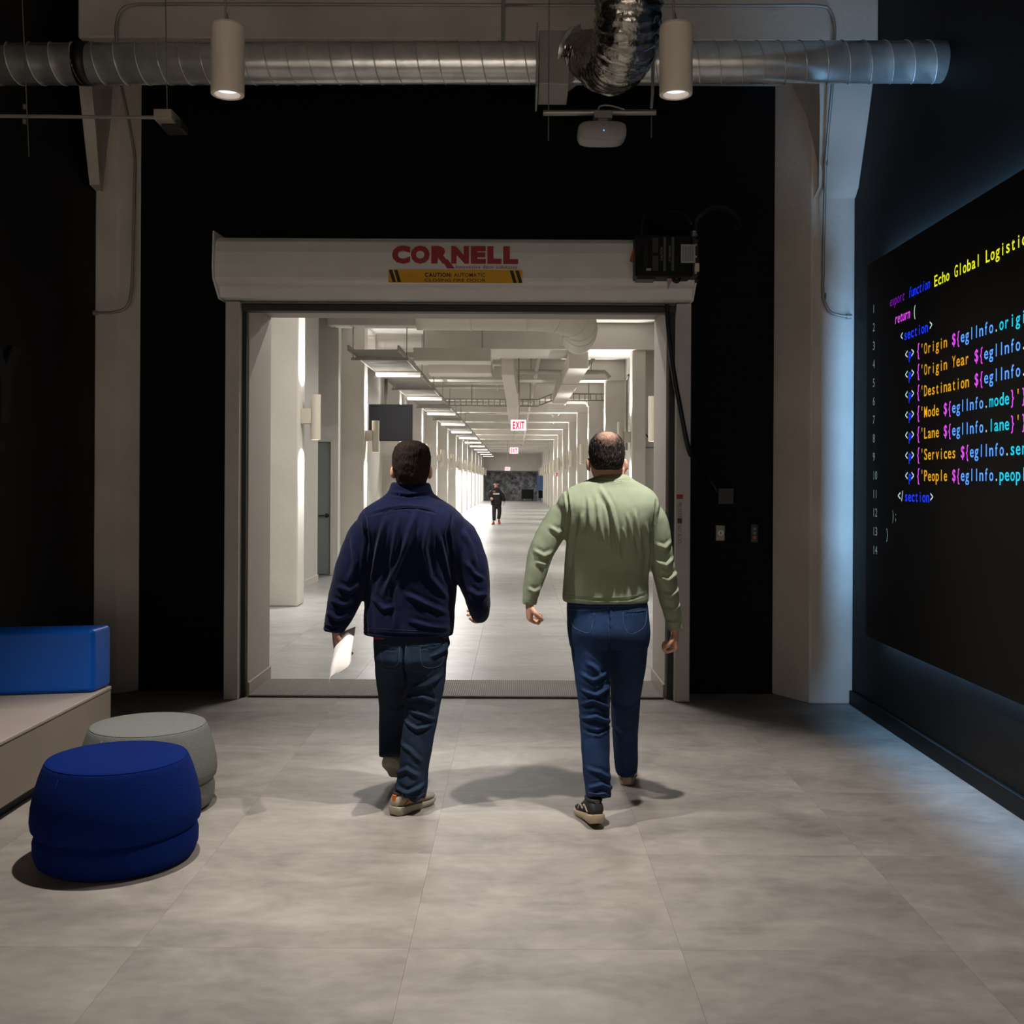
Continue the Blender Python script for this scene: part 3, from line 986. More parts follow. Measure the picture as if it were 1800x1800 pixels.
# tap box and flexible hose
tb = thing('duct_tap_box', (.35, 6.0, 3.9), 'grey sheet metal tap box clamped round the spiral duct', 'duct fitting')
a, b = P(947, 147, 5.86), P(1001, 52, 5.86)
MB().box(a.x, b.x, 5.87, 6.19, a.z, b.z).build('box', mat('tap_box_grey', '9a948f', .5, metal=.3), tb, bevel=.004)
c0, c1 = P(945, 156, 5.86), P(945, 43, 5.86)
MB().box(a.x - .014, a.x - .004, 5.83, 6.22, c0.z, c1.z).build('flange', MATS['tap_box_grey'], tb)
MB().loft([[(b.x, 5.88, a.z + .06), (b.x, 6.16, a.z + .06), (b.x, 6.16, b.z), (b.x, 5.88, b.z)],
           [(b.x + .06, 5.82, a.z + .08), (b.x + .06, 6.08, a.z + .08), (b.x + .06, 6.08, b.z + .02), (b.x + .06, 5.82, b.z + .02)]]).build('collar', MATS['tap_box_grey'], tb)
ctr = spline([P(1003, 92, 5.96), P(1040, 100, 5.86), P(1072, 112, 5.6), P(1092, 92, 5.30), P(1103, 40, 5.12), P(1108, -60, 5.02), P(1108, -260, 4.95)], 22)
rad = np.interp(np.linspace(0, 1, len(ctr)), [0, .12, .3, .6, 1], [.11, .13, .155, .16, .16])
rings = path_rings(ctr, [(r, r) for r in rad], 56)
rr = []
for i, ring in enumerate(rings):
    out = []
    for k, p in enumerate(ring):
        d = (p - ctr[i])
        nn = noise.noise(Vector((p.x * 9, p.y * 22, p.z * 30))) * .010 + noise.noise(Vector((p.x * 30, p.y * 50, p.z * 60))) * .006
        nn += .004 * math.sin(i * 1.3)
        out.append(ctr[i] + d * (1 + nn / d.length))
    rr.append(out)
fx = MB().loft(rr).build('flexible_duct', mat('crumpled_foil', 'b5afa6', .24, metal=1.0, var=.15, vscale=14, bump=.5, bscale=35), origin=ctr[0], smooth=True)
MB().tube([ctr[2], ctr[4]], .137, 30).build('clamp_band', M_GALV, fx, smooth=True)
tag(fx, 'crumpled silver foil flexible duct drooping from the ceiling to the tap box', 'duct')

# ------------------------------------------------------------------ pendant downlights
M_PEND = mat('pendant_enamel', 'e6d9c8', .45, var=.04)
M_LENS = mat('pendant_lens', 'f2f4ff', .3, var=0, emit=1.1)
PY = 4.58
PS = PY / 5.0


def pendant(c, label, power=1.0, angle=80, blend=.5):
    s = thing('pendant_light', c, label, 'lamp', 'cylinder pendant downlights')
    MB().lathe(c, [(r_ * PS, z_ * PS) for r_, z_ in ((.056, .035), (.060, .004), (.066, 0), (.0765, .004), (.0775, .012), (.0775, .318), (.073, .329), (.05, .332))], 40).build('cylinder', M_PEND, s, bevel=0.0)
    MB().lathe(c, [(.0785 * PS, .300 * PS), (.0785 * PS, .303 * PS)], 40).build('cap_seam', M_PEND, s)
    MB().cyl((c[0], c[1], c[2] + .030 * PS), (0, 0, 1), .056 * PS, .004, 32).build('lens', M_LENS, s)
    p = Vector((c[0], c[1], c[2] + .33 * PS))
    MB().tube([p, p + Vector((-.003, 0, .05)), p + Vector((-.012, 0, .11)), Vector((c[0] - .02, c[1], ZC))], .0045, 6, smooth=4).build('cord', mat('cord_grey', '8c857c', .6), s, smooth=True)
    spot('pendant_lamp', (c[0], c[1], c[2] + .012), (0, 0, -1), W_PENDANT * power, angle, blend, C_PENDANT, .035, s)
    return s


pa, pb = P(400, 168, PY), P(1188, 168, PY)
pendant(pa, 'left pendant downlight, a beige cylinder hanging in front of the spiral duct')
pendant(pb, 'right pendant downlight, a beige cylinder hanging beside the foil duct')
for k, x in enumerate((pa.x, pb.x)):  # added lamps out of view, washing the back wall for frontal fill
    pendant(Vector((x, -2.6, pa.z)), 'pendant downlight behind the viewer, close to the back wall on the %s' % ['left', 'right'][k], 3.5, 115, .45)

# ------------------------------------------------------------------ access point on its strut
ap = thing('ceiling_device_strut', P(1055, 198, 5.6), 'short steel strut on two threaded rods below the foil duct', 'bracket')
a, b = P(955, 198.5, 5.6), P(1153, 197.5, 5.6)
MB().tube([a, b], .0155, 12).build('strut', mat('strut_steel', '8f8a84', .45, metal=.6), ap)
for x, y0 in ((964, 247), (1145, 242)):
    p0 = P(x, y0, 5.6)
    MB().cyl(p0, (0, 0, 1), .0032, ZC - p0.z, 8).build('threaded_rod', M_ROD, ap)
MB().tube([P(1145, 190, 5.57), P(1147, 165, 5.57), P(1150, 60, 5.57)], .008, 8).build('conduit', M_CONDUIT, ap)
c = P(1059, 229, 5.58)
dv = thing('wireless_access_point', c, 'white rounded wireless device with a blue light under the strut', 'device')
rings = []
for yy, s in ((-.012, .86), (-.004, .97), (.02, 1.0), (.10, 1.0), (.13, .96), (.145, .84)):
    ring = []
    for k in range(40):
        t = 2 * math.pi * k / 40
        ct_, st = math.cos(t), math.sin(t)
        ring.append(c + Vector((.128 * s * math.copysign(abs(ct_) ** .5, ct_), yy, .051 * s * math.copysign(abs(st) ** .6, st))))
    rings.append(ring)
MB().loft(rings).build('shell', mat('device_white', '9a938f', .5, var=.02), dv, smooth=True)
MB().sphere(c + Vector((.006, -.013, -.004)), .0035, 10, 6).build('status_light', mat('led_blue', '4a78ff', .4, emit=3), dv)
q = P(1060, 203, 5.58)
MB().box(q.x - .048, q.x + .048, 5.56, 5.66, q.z - .016, q.z + .022).build('clamp', mat('clamp_grey', '837c77', .5), dv, bevel=.004)
MB().box(q.x - .025, q.x + .025, 5.58, 5.66, q.z - .03, q.z - .012).build('neck', MATS['clamp_grey'], dv)
MB().tube([P(1051, 196, 5.57), P(1055, 187, 5.57), P(1068, 185, 5.57), P(1086, 189, 5.57), P(1098, 193, 5.57)], .005, 8, smooth=5).build('cable', mat('cable_white', '8c8681', .5), dv, smooth=True)

# left strut with junction box, rods
ls = thing('conduit_strut', P(150, 206, 5.6), 'long thin steel conduit ending in a box, hung at the upper left', 'conduit')
a, b = P(-30, 203.5, 5.6), P(276, 206.5, 5.6)
MB().tube([Vector((XL, 5.6, a.z)), b], .010, 10).build('conduit', M_CONDUIT, ls)
c = P(291, 206, 5.6)
MB().box(c.x - .047, c.x + .047, 5.55, 5.70, c.z - .027, c.z + .027).build('junction_box', mat('jbox_grey', 'a79c8f', .5, metal=.2), ls, bevel=.003)
MB().box(c.x - .030, c.x + .075, 5.62, 5.74, c.z - .05, c.z - .005).build('box_back', M_DARKM, ls, bevel=.003)
for x, y0, xt in ((51, 275, 39), (294, 195, 291)):
    p0, p1 = P(x, y0, 5.58), P(xt, 0, 5.58)
    q1 = p0 + (p1 - p0) * ((ZC - p0.z) / (p1.z - p0.z))
    MB().tube([p0, q1], .003, 8).build('threaded_rod', M_ROD, ls)
for y in (188, 214):
    q = P(43, y, 5.575)
    MB().cyl((q.x, q.y, q.z - .012), (0, 0, 1), .010, .024, 8).build('nut', M_ROD, ls)
# conduits on beam and columns
cl = MB().tube([P(166, 550, 7.76), P(200, 549, 7.76), P(222, 540, 7.77), P(230, 517, 7.78), P(233, 470, 7.79), P(237, 300, 7.84), P(236, 270, 7.82), P(226, 210, 7.6), P(213, 147, 7.3), P(206, 80, 7.07), P(204, 48, 7.07), P(211, 22, 7.07), P(232, 9, 7.07), P(300, 7, 7.07), P(640, 8, 7.07), P(905, 9, 7.07)], .0105, 10, smooth=6)
o = cl.build('conduit_run', M_CONDUIT, origin=P(166, 550, 7.76), smooth=True)
MB().cyl(P(164, 550, 7.76), (1, 0, 0), .018, .03, 8).build('fitting', M_CONDUIT, o)
tag(o, 'bent metal conduit climbing the left column and along the beam', 'conduit')
cr = MB().tube([P(1496, 556, 7.54), P(1480, 555, 7.54), P(1458, 547, 7.54), P(1447, 520, 7.54), P(1447, 470, 7.54), P(1450, 330, 7.46), P(1451, 290, 7.39), P(1457, 215, 7.24), P(1463, 147, 7.12), P(1466, 80, 7.07), P(1467, 48, 7.07), P(1460, 22, 7.07), P(1435, 10, 7.07), P(1300, 10, 7.07), P(905, 9, 7.07)], .0105, 10, smooth=6)
o = cr.build('conduit_run', M_CONDUIT, origin=P(1496, 556, 7.54), smooth=True)
for x, y, Y in ((1448, 525, 7.54), (1451, 291, 7.38)):
    q = P(x, y, Y)
    MB().cyl(q, (0, 0, 1), .017, .04, 8).build('coupling', M_CONDUIT, o)
MB().cyl(P(1488, 556, 7.54), (1, 0, 0), .018, .035, 8).build('fitting', M_CONDUIT, o)
tag(o, 'bent metal conduit climbing the right column and along the beam', 'conduit')
p0 = P(884, 80, 7.05)
o = MB().cyl(p0, (0, 0, 1), .013, ZC - p0.z, 10).build('conduit_drop', M_CONDUIT, origin=p0)
MB().cyl((p0.x, p0.y, p0.z), (0, 0, 1), .018, .03, 8).build('fitting', M_CONDUIT, o)
tag(o, 'short vertical conduit on the beam left of the tap box', 'conduit')

# ------------------------------------------------------------------ backlit wall screen with program code
SX = 2.320
SY0, SY1, SZ0, SZ1 = 2.6, 7.06, 0.56, 3.02
scn = thing('wall_screen', (SX, 5, SZ0), 'large black wall screen showing coloured program code, backlit in blue', 'screen')
MB().box(SX, SX + .035, SY0, SY1, SZ0, SZ1).build('panel', mat('screen_black', '0b0a0a', 0.45, var=.1, spec=.12), scn, bevel=.002)
MB().box(SX + .035, XR, SY0 + .35, SY1 - .35, SZ0 + .35, SZ1 - .35).build('mount', M_BLK, scn)
M_STRIP = mat('led_strip', '8fc4ff', .4, var=0, emit=2.0)
MB().box(SX + .036, SX + .044, SY0 + .12, SY1 - .12, SZ1 - .13, SZ1 - .12).build('led_strip', M_STRIP, scn)
MB().box(SX + .036, SX + .044, SY0 + .12, SY1 - .12, SZ0 + .12, SZ0 + .13).build('led_strip', M_STRIP, scn)
MB().box(SX + .036, SX + .044, SY1 - .13, SY1 - .12, SZ0 + .12, SZ1 - .12).build('led_strip', M_STRIP, scn)
xm = (SX + .035 + XR) / 2
area('halo_top', (xm, (SY0 + SY1) / 2, SZ1 - .045), (0, 0, 1), W_HALO * 1.8, .03, SY1 - SY0 - .2, C_HALO, scn, 'Y')
area('halo_bottom', (xm, (SY0 + SY1) / 2, SZ0 + .045), (0, 0, -1), W_HALO * 1.2, .03, SY1 - SY0 - .2, C_HALO, scn, 'Y')
ha = area('halo_side', (xm, SY1 - .10, (SZ0 + SZ1) / 2), (0, 1, 0), W_HALO * .72, .03, SZ1 - SZ0 - .3, C_HALO, scn, 'Z')


def tmat(n, c, e):
    return mat('code_' + n, c, .5, var=0, emit=e)


CY_, CB, CLB, CM, CPU, CO, CC, CW, CG = (tmat('yellow', 'e6ea1e', 1.0), tmat('blue', '1436ff', 1.0), tmat('light_blue', '5aa0ff', 1.0), tmat('magenta', 'e14cf0', 1.0),
                                     tmat('purple', '7a12a8', .8), tmat('orange', 'e0a010', .9), tmat('cyan', '10c8e8', 1.0), tmat('white', 'c8e4e4', .8), tmat('grey', '86a09c', .5))


def ys(x, y):
    return FPX * (SX - .001) / ((x - VX) + ROLL * (y - VY))


def code(s, x, z, m, adv=.0556, shear=0.0, ypx=650, cap=.062, bold=3, y=None):
    y0 = ys(x, ypx) if y is None else y
    if ' ' in s.strip():
        k0 = 0
        for wd_ in s.split(' '):
            if wd_:
                code(wd_, 0, z, m, adv, shear, ypx, cap, bold, y0 - adv * k0)
            k0 += len(wd_) + 1
        return y0 - adv * len(s)
    lettering('code_text', s, (SX - .0012, y0, z), (0, -1, 0), (0, 0, 1), cap, m, scn, adv=adv, bold=bold, shear=shear)
    return y0 - adv * len(s)


def row(k):
    return 2.672 - .1205 * k


code('export', 1564, row(0) + .0, CPU, .042, .2, 520, bold=0)
code('function', 1597, row(0), CB, .041, .2, 505, bold=0)
code('Echo Global Logistics', 1642, row(0) - .005, CY_, .054, 0, 470)
code('() {', 0, row(0), CW, y=ys(1642, 470) - .0556 * 22)
code('return', 1573, row(1), CM, .042, .2, 548)
code('(', 1605, row(1), CW, .05, 0, 545)
code('<', 1583, row(2), CW, .04, 0, 575)
code('section', 1589, row(2), CB, .054, 0, 575)
code('>', 1634, row(2), CW, .04, 0, 575)
rows = [('Origin', 'origin'), ('Origin Year', 'year'), ('Destination', 'dest'), ('Mode', 'mode'), ('Lane', 'lane'), ('Services', 'services'), ('People', 'people')]
for k, (wd, pr) in enumerate(rows):
    zz = row(3 + k)
    yp = 612 + 36 * k
    code('<', 1591, zz, CW, .045, 0, yp)
    code('p', 1597, zz, CB, .05, 0, yp)
    code('>', 1602, zz, CW, .045, 0, yp)
    y = code('{', 1611, zz, CM, .0556, 0, yp, cap=.07)
    y = code("'" + wd + ' ', 0, zz, CO, y=y)
    y = code('${', 0, zz, CM, y=y)
    y = code('eglInfo', 0, zz, CLB, y=y)
    y = code('.', 0, zz, CW, y=y)
    y = code(pr, 0, zz, CC, y=y)
    y = code('}', 0, zz, CM, y=y)
    y = code("'", 0, zz, CO, y=y)
    y = code('}', 0, zz, CM, y=y)
    y = code('</p>', 0, zz, CW, y=y)
code('</', 1578, row(10), CW, .05, 0, 872)
code('section', 1590, row(10), CB, .055, 0, 872)
code('>', 1635, row(10), CW, .045, 0, 872)
code(');', 1567, row(11), CG, .05, 0, 903, bold=0)
code('}', 1557, row(12), CG, .05, 0, 935, bold=0)
for k in range(14):
    s = str(k + 1)
    code(s, 1534, row(k) + .01, CG, .045, 0, 530 + k * 34, bold=0, cap=.055)

# lettering on the left wall
y0, y1 = FPX * 3.09 / (908 - 0), FPX * 3.09 / (908 - 33)
lw = lettering('wall_letter', 'Y', (XL + .02, y1 - .42, 1.935), (0, 1, 0), (0, 0, 1), .43, mat('letter_black', '030303', .7), None, bold=2, width=.42)
sol = lw.modifiers.new('thick', 'SOLIDIFY')
sol.thickness = .018
sol.offset = 0
tag(lw, 'black raised letter on the charcoal left wall at the picture edge', 'lettering')
bar = MB().box(XL, XL + .02, 5.9, FPX * 3.09 / (908 - 7), 1.73, 1.80).build('wall_bar', MATS['letter_black'], origin=(XL, 6.2, 1.75))
tag(bar, 'short black raised stroke below the letter on the left wall', 'lettering')

# ------------------------------------------------------------------ bench
BX = -2.345
bn = thing('lounge_bench', (-2.7, 4, 0), 'low grey bench along the left wall with a blue end bolster', 'bench')
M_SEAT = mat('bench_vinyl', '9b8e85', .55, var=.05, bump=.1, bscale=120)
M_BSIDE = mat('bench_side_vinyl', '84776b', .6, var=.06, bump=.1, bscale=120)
MB().box(XL + .005, BX - .05, .5, 6.12, 0, .07).build('plinth', M_BLK, bn)
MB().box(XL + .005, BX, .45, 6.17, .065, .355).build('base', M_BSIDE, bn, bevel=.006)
yy = [.45, 1.5, 2.55, 3.6, 4.65, 5.42, 6.17]
for k in range(6):
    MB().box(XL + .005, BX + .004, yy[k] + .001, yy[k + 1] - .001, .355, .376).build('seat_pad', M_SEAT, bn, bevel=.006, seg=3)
M_BLUE = mat('blue_vinyl', '0350ae', .36, var=.06, vscale=2, spec=.2, bump=.06, bscale=30)
mb = MB().prism([(XL + .01, 5.80, .376), (-2.362, 5.955, .376), (-2.345, 6.17, .376), (XL + .01, 6.03, .376)], (0, 0, .355))
mb.build('bolster', M_BLUE, bn, smooth=False, bevel=.026, seg=5)

# ------------------------------------------------------------------ poufs
PROF = [(.05, .0), (.285, .0), (.312, .018), (.325, .055), (.326, .10), (.318, .128), (.310, .134), (.320, .140), (.333, .156), (.337, .185), (.333, .24), (.321, .30), (.305, .355), (.291, .392), (.284, .408), (.278, .415), (.266, .419), (.15, .423), (.02, .424)]


def pouf(c, s, m, label):
    t = thing('pouf', c, label, 'pouf', 'round fabric poufs by the bench')
    o = MB().lathe(c, [(r * s, z_ * s) for r, z_ in PROF], 64).build('body', m, t, smooth=True)
    ring = [Vector(c) + Vector((.2785 * s * math.cos(2 * math.pi * k / 64), .2785 * s * math.sin(2 * math.pi * k / 64), .4145 * s)) for k in range(65)]
    MB().tube(ring, .0018, 5, cap=False).build('top_piping', m, t, smooth=True)
    a = R(-118)
    MB().tube([Vector(c) + Vector(((r + .0008) * s * math.cos(a), (r + .0008) * s * math.sin(a), z_ * s)) for r, z_ in PROF[2:14]], .0022, 5).build('side_seam', m, t, smooth=True)
    MB().lathe(c, [(.27 * s, -.0), (.27 * s, .004)], 40).build('glide', M_BLK, t)
    return t


pouf(Vector((-1.655, 4.43, 0)), 1.0, mat('blue_wool', '082060', 1.0, var=.10, vscale=160, bump=.35, bscale=260, spec=.1), 'dark blue fabric pouf in front of the bench')
pouf(Vector((-1.765, 5.12, 0)), .95, mat('grey_wool', '73746f', .95, var=.18, vscale=180, bump=.35, bscale=260), 'grey fabric pouf partly hidden behind the blue one')
# ------------------------------------------------------------------ people
def union_mesh(mb, voxel, it=4):
    me = mb.mesh('tmp')
    o = bpy.data.objects.new('tmp', me)
    COL.objects.link(o)
    r = o.modifiers.new('r', 'REMESH')
    r.mode = 'VOXEL'
    r.voxel_size = voxel
    if it:
        s = o.modifiers.new('s', 'SMOOTH')
        s.factor = .5
        s.iterations = it
    dg = bpy.context.evaluated_depsgraph_get()
    e = o.evaluated_get(dg)
    m2 = bpy.data.meshes.new_from_object(e)
    bpy.data.objects.remove(o)
    bpy.data.meshes.remove(me)
    return m2


def finish(me, name, m, parent, disp=None):
    n = len(me.vertices)
    co = np.empty(n * 3)
    me.vertices.foreach_get('co', co)
    co = co.reshape(n, 3)
    if disp is not None:
        no = np.empty(n * 3)
        me.vertices.foreach_get('normal', no)
        no = no.reshape(n, 3)
        co = co + no * disp(co, no)[:, None]
    off = WL[parent]
    co = co - np.array(off)
    me.vertices.foreach_set('co', co.ravel())
    me.polygons.foreach_set('use_smooth', np.ones(len(me.polygons), dtype=bool))
    me.update()
    me.materials.clear()
    me.materials.append(m)
    me.name = name
    o = bpy.data.objects.new(name, me)
    link(o, parent)
    WL[o] = off.copy()
    return o


def nz3(co, sc, seed=0.0):
    """smooth noise sampled at scaled coordinates"""
    return np.array([noise.noise(Vector((a * sc[0] + seed, b * sc[1] + seed * .7, c * sc[2] - seed))) for a, b, c in co])


def seg_d(q, a, b):
    ab = b - a
    t = np.clip(((q - a) @ ab) / max(1e-9, ab @ ab), 0, 1)
    return np.linalg.norm(q - (a + t[:, None] * ab), axis=1), t


def creases(lines, Y, front=False):
    """lines: (pixel polyline, width m, height m): folds in the cloth, raised (+) or pressed in (-)"""
    prep = []
    for pl, w_, h_ in lines:
        prep.append(([np.array((P(x, y, Y).x, P(x, y, Y).z)) for x, y in pl], w_, h_))

    def f(co, no):
        q = co[:, (0, 2)]
        out = np.zeros(len(co))
        face = np.clip((.35 - no[:, 1]) / .5, 0, 1)
        for pts_, w_, h_ in prep:
            d = np.full(len(co), 9.0)
            tt = np.zeros(len(co))
            n_ = len(pts_) - 1
            for i in range(n_):
                di, t = seg_d(q, pts_[i], pts_[i + 1])
                m_ = di < d
                d[m_] = di[m_]
                tt[m_] = (i + t[m_]) / n_
            prof = np.exp(-(d / w_) ** 2) - .45 * np.exp(-((d - 1.7 * w_) / (w_ * .9)) ** 2)
            out += h_ * prof * np.clip(np.minimum(tt, 1 - tt) * 5 + .15, 0, 1) * face
        return out
    return f


def torso(mb, rows_, Y, seg=36, ex=2.4):
    rings = []
    if len(rows_) > 4:
        rows_ = spline([np.array(r_, dtype=float) for r_ in rows_], 3)
    for y, xa, xb, ry, dy in rows_:
        a, b = P(xa, y, Y), P(xb, y, Y)
        c = (a + b) / 2
        rx = (b.x - a.x) / 2
        ring = []
        for k in range(seg):
            t = 2 * math.pi * k / seg
            cx_, sy_ = math.cos(t), math.sin(t)
            ring.append(Vector((c.x + rx * math.copysign(abs(cx_) ** (2 / ex), cx_), Y + dy + ry * math.copysign(abs(sy_) ** (2 / ex), sy_), c.z)))
        rings.append(ring)
    mb.loft(rings)


def limb(mb, pts, seg=22, n=8):
    """pts: (px, py, Y, radius side, radius depth) rounded tube"""
    c = [P(x, y, Y) for x, y, Y, _, _ in pts]
    cc = spline(c, n)
    u = np.linspace(0, len(pts) - 1, len(cc))
    ru = np.interp(u, range(len(pts)), [p[3] for p in pts])
    rv = np.interp(u, range(len(pts)), [p[4] for p in pts])
    mb.loft(path_rings(cc, list(zip(ru, rv)), seg, Vector((1, 0, 0))))


def hand(wrist, d, nrm, curl, thumb_side, sc=1.0, voxel=.0028, spread=0.0, thumb_curl=(35, 25)):
    """d: wrist to knuckles, nrm: the way the palm faces, thumb_side: +1/-1 along d x nrm"""
    d, nrm = Vector(d).normalized(), Vector(nrm)
    nrm = (nrm - d * nrm.dot(d)).normalized()
    s = d.cross(nrm).normalized() * thumb_side
    w_ = Vector(wrist)
    mb = MB()
    # palm
    rings = []
    for t, hw, ht in ((-.03, .026, .020), (0, .027, .019), (.03, .036, .018), (.06, .041, .0165), (.088, .041, .014), (.095, .036, .010)):
        c = w_ + d * t * sc
        rings.append([c + s * (hw * sc * math.copysign(abs(math.cos(a)) ** .75, math.cos(a))) + nrm * (ht * sc * math.sin(a)) for a in [2 * math.pi * k / 20 for k in range(20)]])
    mb.loft(rings)
    fl = [(.031, .040, .024, .020), (.011, .045, .028, .022), (-.010, .042, .026, .021), (-.030, .033, .020, .018)]
    for k, (off, a_, b_, c_) in enumerate(fl):
        p = w_ + d * .088 * sc + s * off * sc
        ang = 0
        pts_ = [p - d * .02 * sc, p]
        for L, cu in ((a_, curl[0]), (b_, curl[1]), (c_, curl[2])):
            ang += R(cu)
            dirv = d * math.cos(ang) + nrm * math.sin(ang) + s * spread * off * 6
            p = p + dirv.normalized() * L * sc
            pts_.append(p)
        r0 = .0092 if k < 3 else .0078
        pp = spline(pts_, 4)
        rr_ = np.linspace(r0, r0 * .78, len(pp)) * sc
        rr_[-1] *= .6
        mb.loft(path_rings(pp, [(a, a) for a in rr_], 12))
        mb.sphere(pts_[2], r0 * 1.06 * sc, 10, 8)
    # thumb from the side of the palm near its base
    p = w_ + d * .028 * sc + s * .026 * sc + nrm * .006 * sc
    dirv = (d * .75 + s * .75 + nrm * .45).normalized()
    pts_ = [p - dirv * .01 * sc, p + dirv * .036 * sc]
    d2 = (d * math.cos(R(thumb_curl[0])) - s * .05 + nrm * math.sin(R(thumb_curl[0] + 20))).normalized()
    pts_.append(pts_[-1] + d2 * .032 * sc)
    d3 = (d * .6 - s * .65 + nrm * .6).normalized()
    pts_.append(pts_[-1] + d3 * .026 * sc)
    pp = spline(pts_, 4)
    mb.loft(path_rings(pp, [(a * sc, a * sc) for a in np.linspace(.0135, .0085, len(pp))], 12))
    return union_mesh(mb, voxel, 3)


def join(meshes):
    mb = MB()
    vs, fs, n = [], [], 0
    for me in meshes:
        vs += [tuple(v.co) for v in me.vertices]
        fs += [tuple(i + n for i in p.vertices) for p in me.polygons]
        n = len(vs)
        bpy.data.meshes.remove(me)
    out = bpy.data.meshes.new('joined')
    out.from_pydata(vs, [], fs)
    out.update()
    return out


def head_parts(mb, c, yaw=0.0, s=1.0):
    """skull, jaw, nose, brow, ears about the head centre c; +Y is forward at yaw 0"""
    M = Matrix.Rotation(yaw, 3, 'Z')

    def q(x, y, z_):
        return Vector(c) + M @ Vector((x * s, y * s, z_ * s))

    def ell(p, r, rot=None):
        t = MB().sphere((0, 0, 0), tuple(a * s for a in r), 20, 14)
        mm_ = M if rot is None else M @ rot
        mb.add([Vector(p) + mm_ @ v for v in t.v], t.f)
    ell(q(0, -.008, .028), (.076, .096, .092))
    ell(q(0, .035, -.035), (.064, .062, .085))
    ell(q(0, .058, -.088), (.036, .034, .030))
    ell(q(0, .085, .022), (.056, .018, .016))
    mb.loft(path_rings([q(0, .092, .010), q(0, .108, -.020), q(0, .112, -.030), q(0, .096, -.040)], [(.008 * s, .008 * s), (.011 * s, .011 * s), (.015 * s, .012 * s), (.009 * s, .006 * s)], 12))
    ell(q(0, .090, -.066), (.024, .010, .006))
    ell(q(0, .089, -.076), (.021, .010, .006))
    for sx in (-1, 1):
        ell(q(.092 * sx, -.004, -.026), (.011, .022, .035), Matrix.Rotation(R(24) * sx, 3, 'Z') @ Matrix.Rotation(R(-12), 3, 'X'))
        ell(q(.086 * sx, .002, -.052), (.008, .010, .012))
        ell(q(.048 * sx, .070, -.02), (.022, .018, .018))
    return q


def eyes(par, q, s=1.0):
    e = MB()
    for sx in (-1, 1):
        e.sphere(q(.031 * sx, .085, .004), .0115 * s, 12, 8)
    e.build('eyes', mat('eye_white', 'd8d4cc', .2), par, smooth=True)
    e = MB()
    for sx in (-1, 1):
        e.sphere(q(.031 * sx, .0945, .004), .0045 * s, 10, 6)
    e.build('irises', mat('eye_dark', '2a1a10', .2), par, smooth=True)


def shoe(par, heel, toe, m_up, m_sole, m_acc, L=.29, roll=0.0, tick=None):
    """heel, toe: points of the sole line on or above the floor"""
    heel, toe = Vector(heel), Vector(toe)
    f = (toe - heel).normalized()
    side = f.cross(Vector((0, 0, 1))).normalized()
    up = side.cross(f).normalized()
    if roll:
        rm = Matrix.Rotation(roll, 3, f)
        side, up = rm @ side, rm @ up

    def w_(x, y, z_):
        return heel + side * x + f * y + up * z_
    ks = [0, .03, .10, .25, .42, .58, .72, .84, .93, .98, 1.0]
    hw = [.018, .029, .037, .038, .037, .043, .049, .048, .039, .026, .010]
    hs = [.040, .041, .041, .038, .034, .031, .029, .028, .028, .030, .033]
    lift = [.010, .004, 0, 0, 0, 0, 0, .002, .008, .016, .024]
    bend = [0] * 11
    # sole
    mb = MB()
    rings = []
    for k in range(11):
        y = ks[k] * L
        h0, h1, b = lift[k], hs[k] + lift[k] * .6, hw[k] * 1.06
        rings.append([w_(-b, y, h1), w_(-b * 1.03, y, (h0 + h1) / 2), w_(-b * .86, y, h0), w_(0, y, h0), w_(b * .86, y, h0), w_(b * 1.03, y, (h0 + h1) / 2), w_(b, y, h1), w_(0, y, h1)])
    mb.loft(rings)
    up_h = [.060, .085, .105, .108, .100, .080, .064, .054, .047, .040, .036]
    mu = MB()
    ru_ = []
    for k in range(11):
        y = ks[k] * L * .985 + .002
        b, hz_ = hw[k] * .98, up_h[k] + lift[k] * .5
        base = hs[k] - .006 + lift[k] * .5
        ring = []
        for j in range(16):
            t = 2 * math.pi * j / 16
            sx, sz = math.cos(t), math.sin(t)
            ring.append(w_(b * math.copysign(abs(sx) ** .8, sx), y, base + (hz_ - base) * (.5 + .5 * sz) if True else 0))
        ru_.append(ring)
    mu.loft(ru_)
    o = mu.build('shoe', m_up, par, smooth=True)
    so = mb.build('sole', m_sole, o, smooth=True, bevel=.003)
    ss = o.modifiers.new('sub', 'SUBSURF')
    ss.levels = ss.render_levels = 2
    # collar, heel tab, panels
    MB().tube([w_(.030 * math.cos(a), .075 + .055 * math.sin(a), .104 + .006 * math.sin(a)) for a in [2 * math.pi * k / 20 for k in range(21)]], .009, 8, cap=False).build('collar', mat('shoe_collar', '15130f', .8), o, smooth=True)
    MB().loft([[w_(-.011, .004, .060), w_(.011, .004, .060), w_(.011, .014, .060), w_(-.011, .014, .060)], [w_(-.010, .006, .098), w_(.010, .006, .098), w_(.010, .016, .098), w_(-.010, .016, .098)]]).build('heel_tab', m_acc, o, bevel=.002)
    for sx in (-1, 1):
        MB().tube([w_(sx * .037, .05, .05), w_(sx * .0385, .10, .075), w_(sx * .038, .13, .052), w_(sx * .0405, .16, .068), w_(sx * .044, .19, .042)], .0035, 6, smooth=3).build('side_overlay', m_acc if tick is None else tick, o, smooth=True)
    MB().box(0, .001, 0, .001, 0, .001) if False else None
    lc = MB()
    for k in range(4):
        y = .145 + k * .018
        zt = .098 - k * .010
        lc.tube([w_(-.020, y, zt - .004), w_(0, y + .004, zt + .006), w_(.020, y, zt - .004)], .0025, 5, smooth=3)
    lc.build('laces', mat('lace_grey', '6b655c', .8), o, smooth=True)
    return o


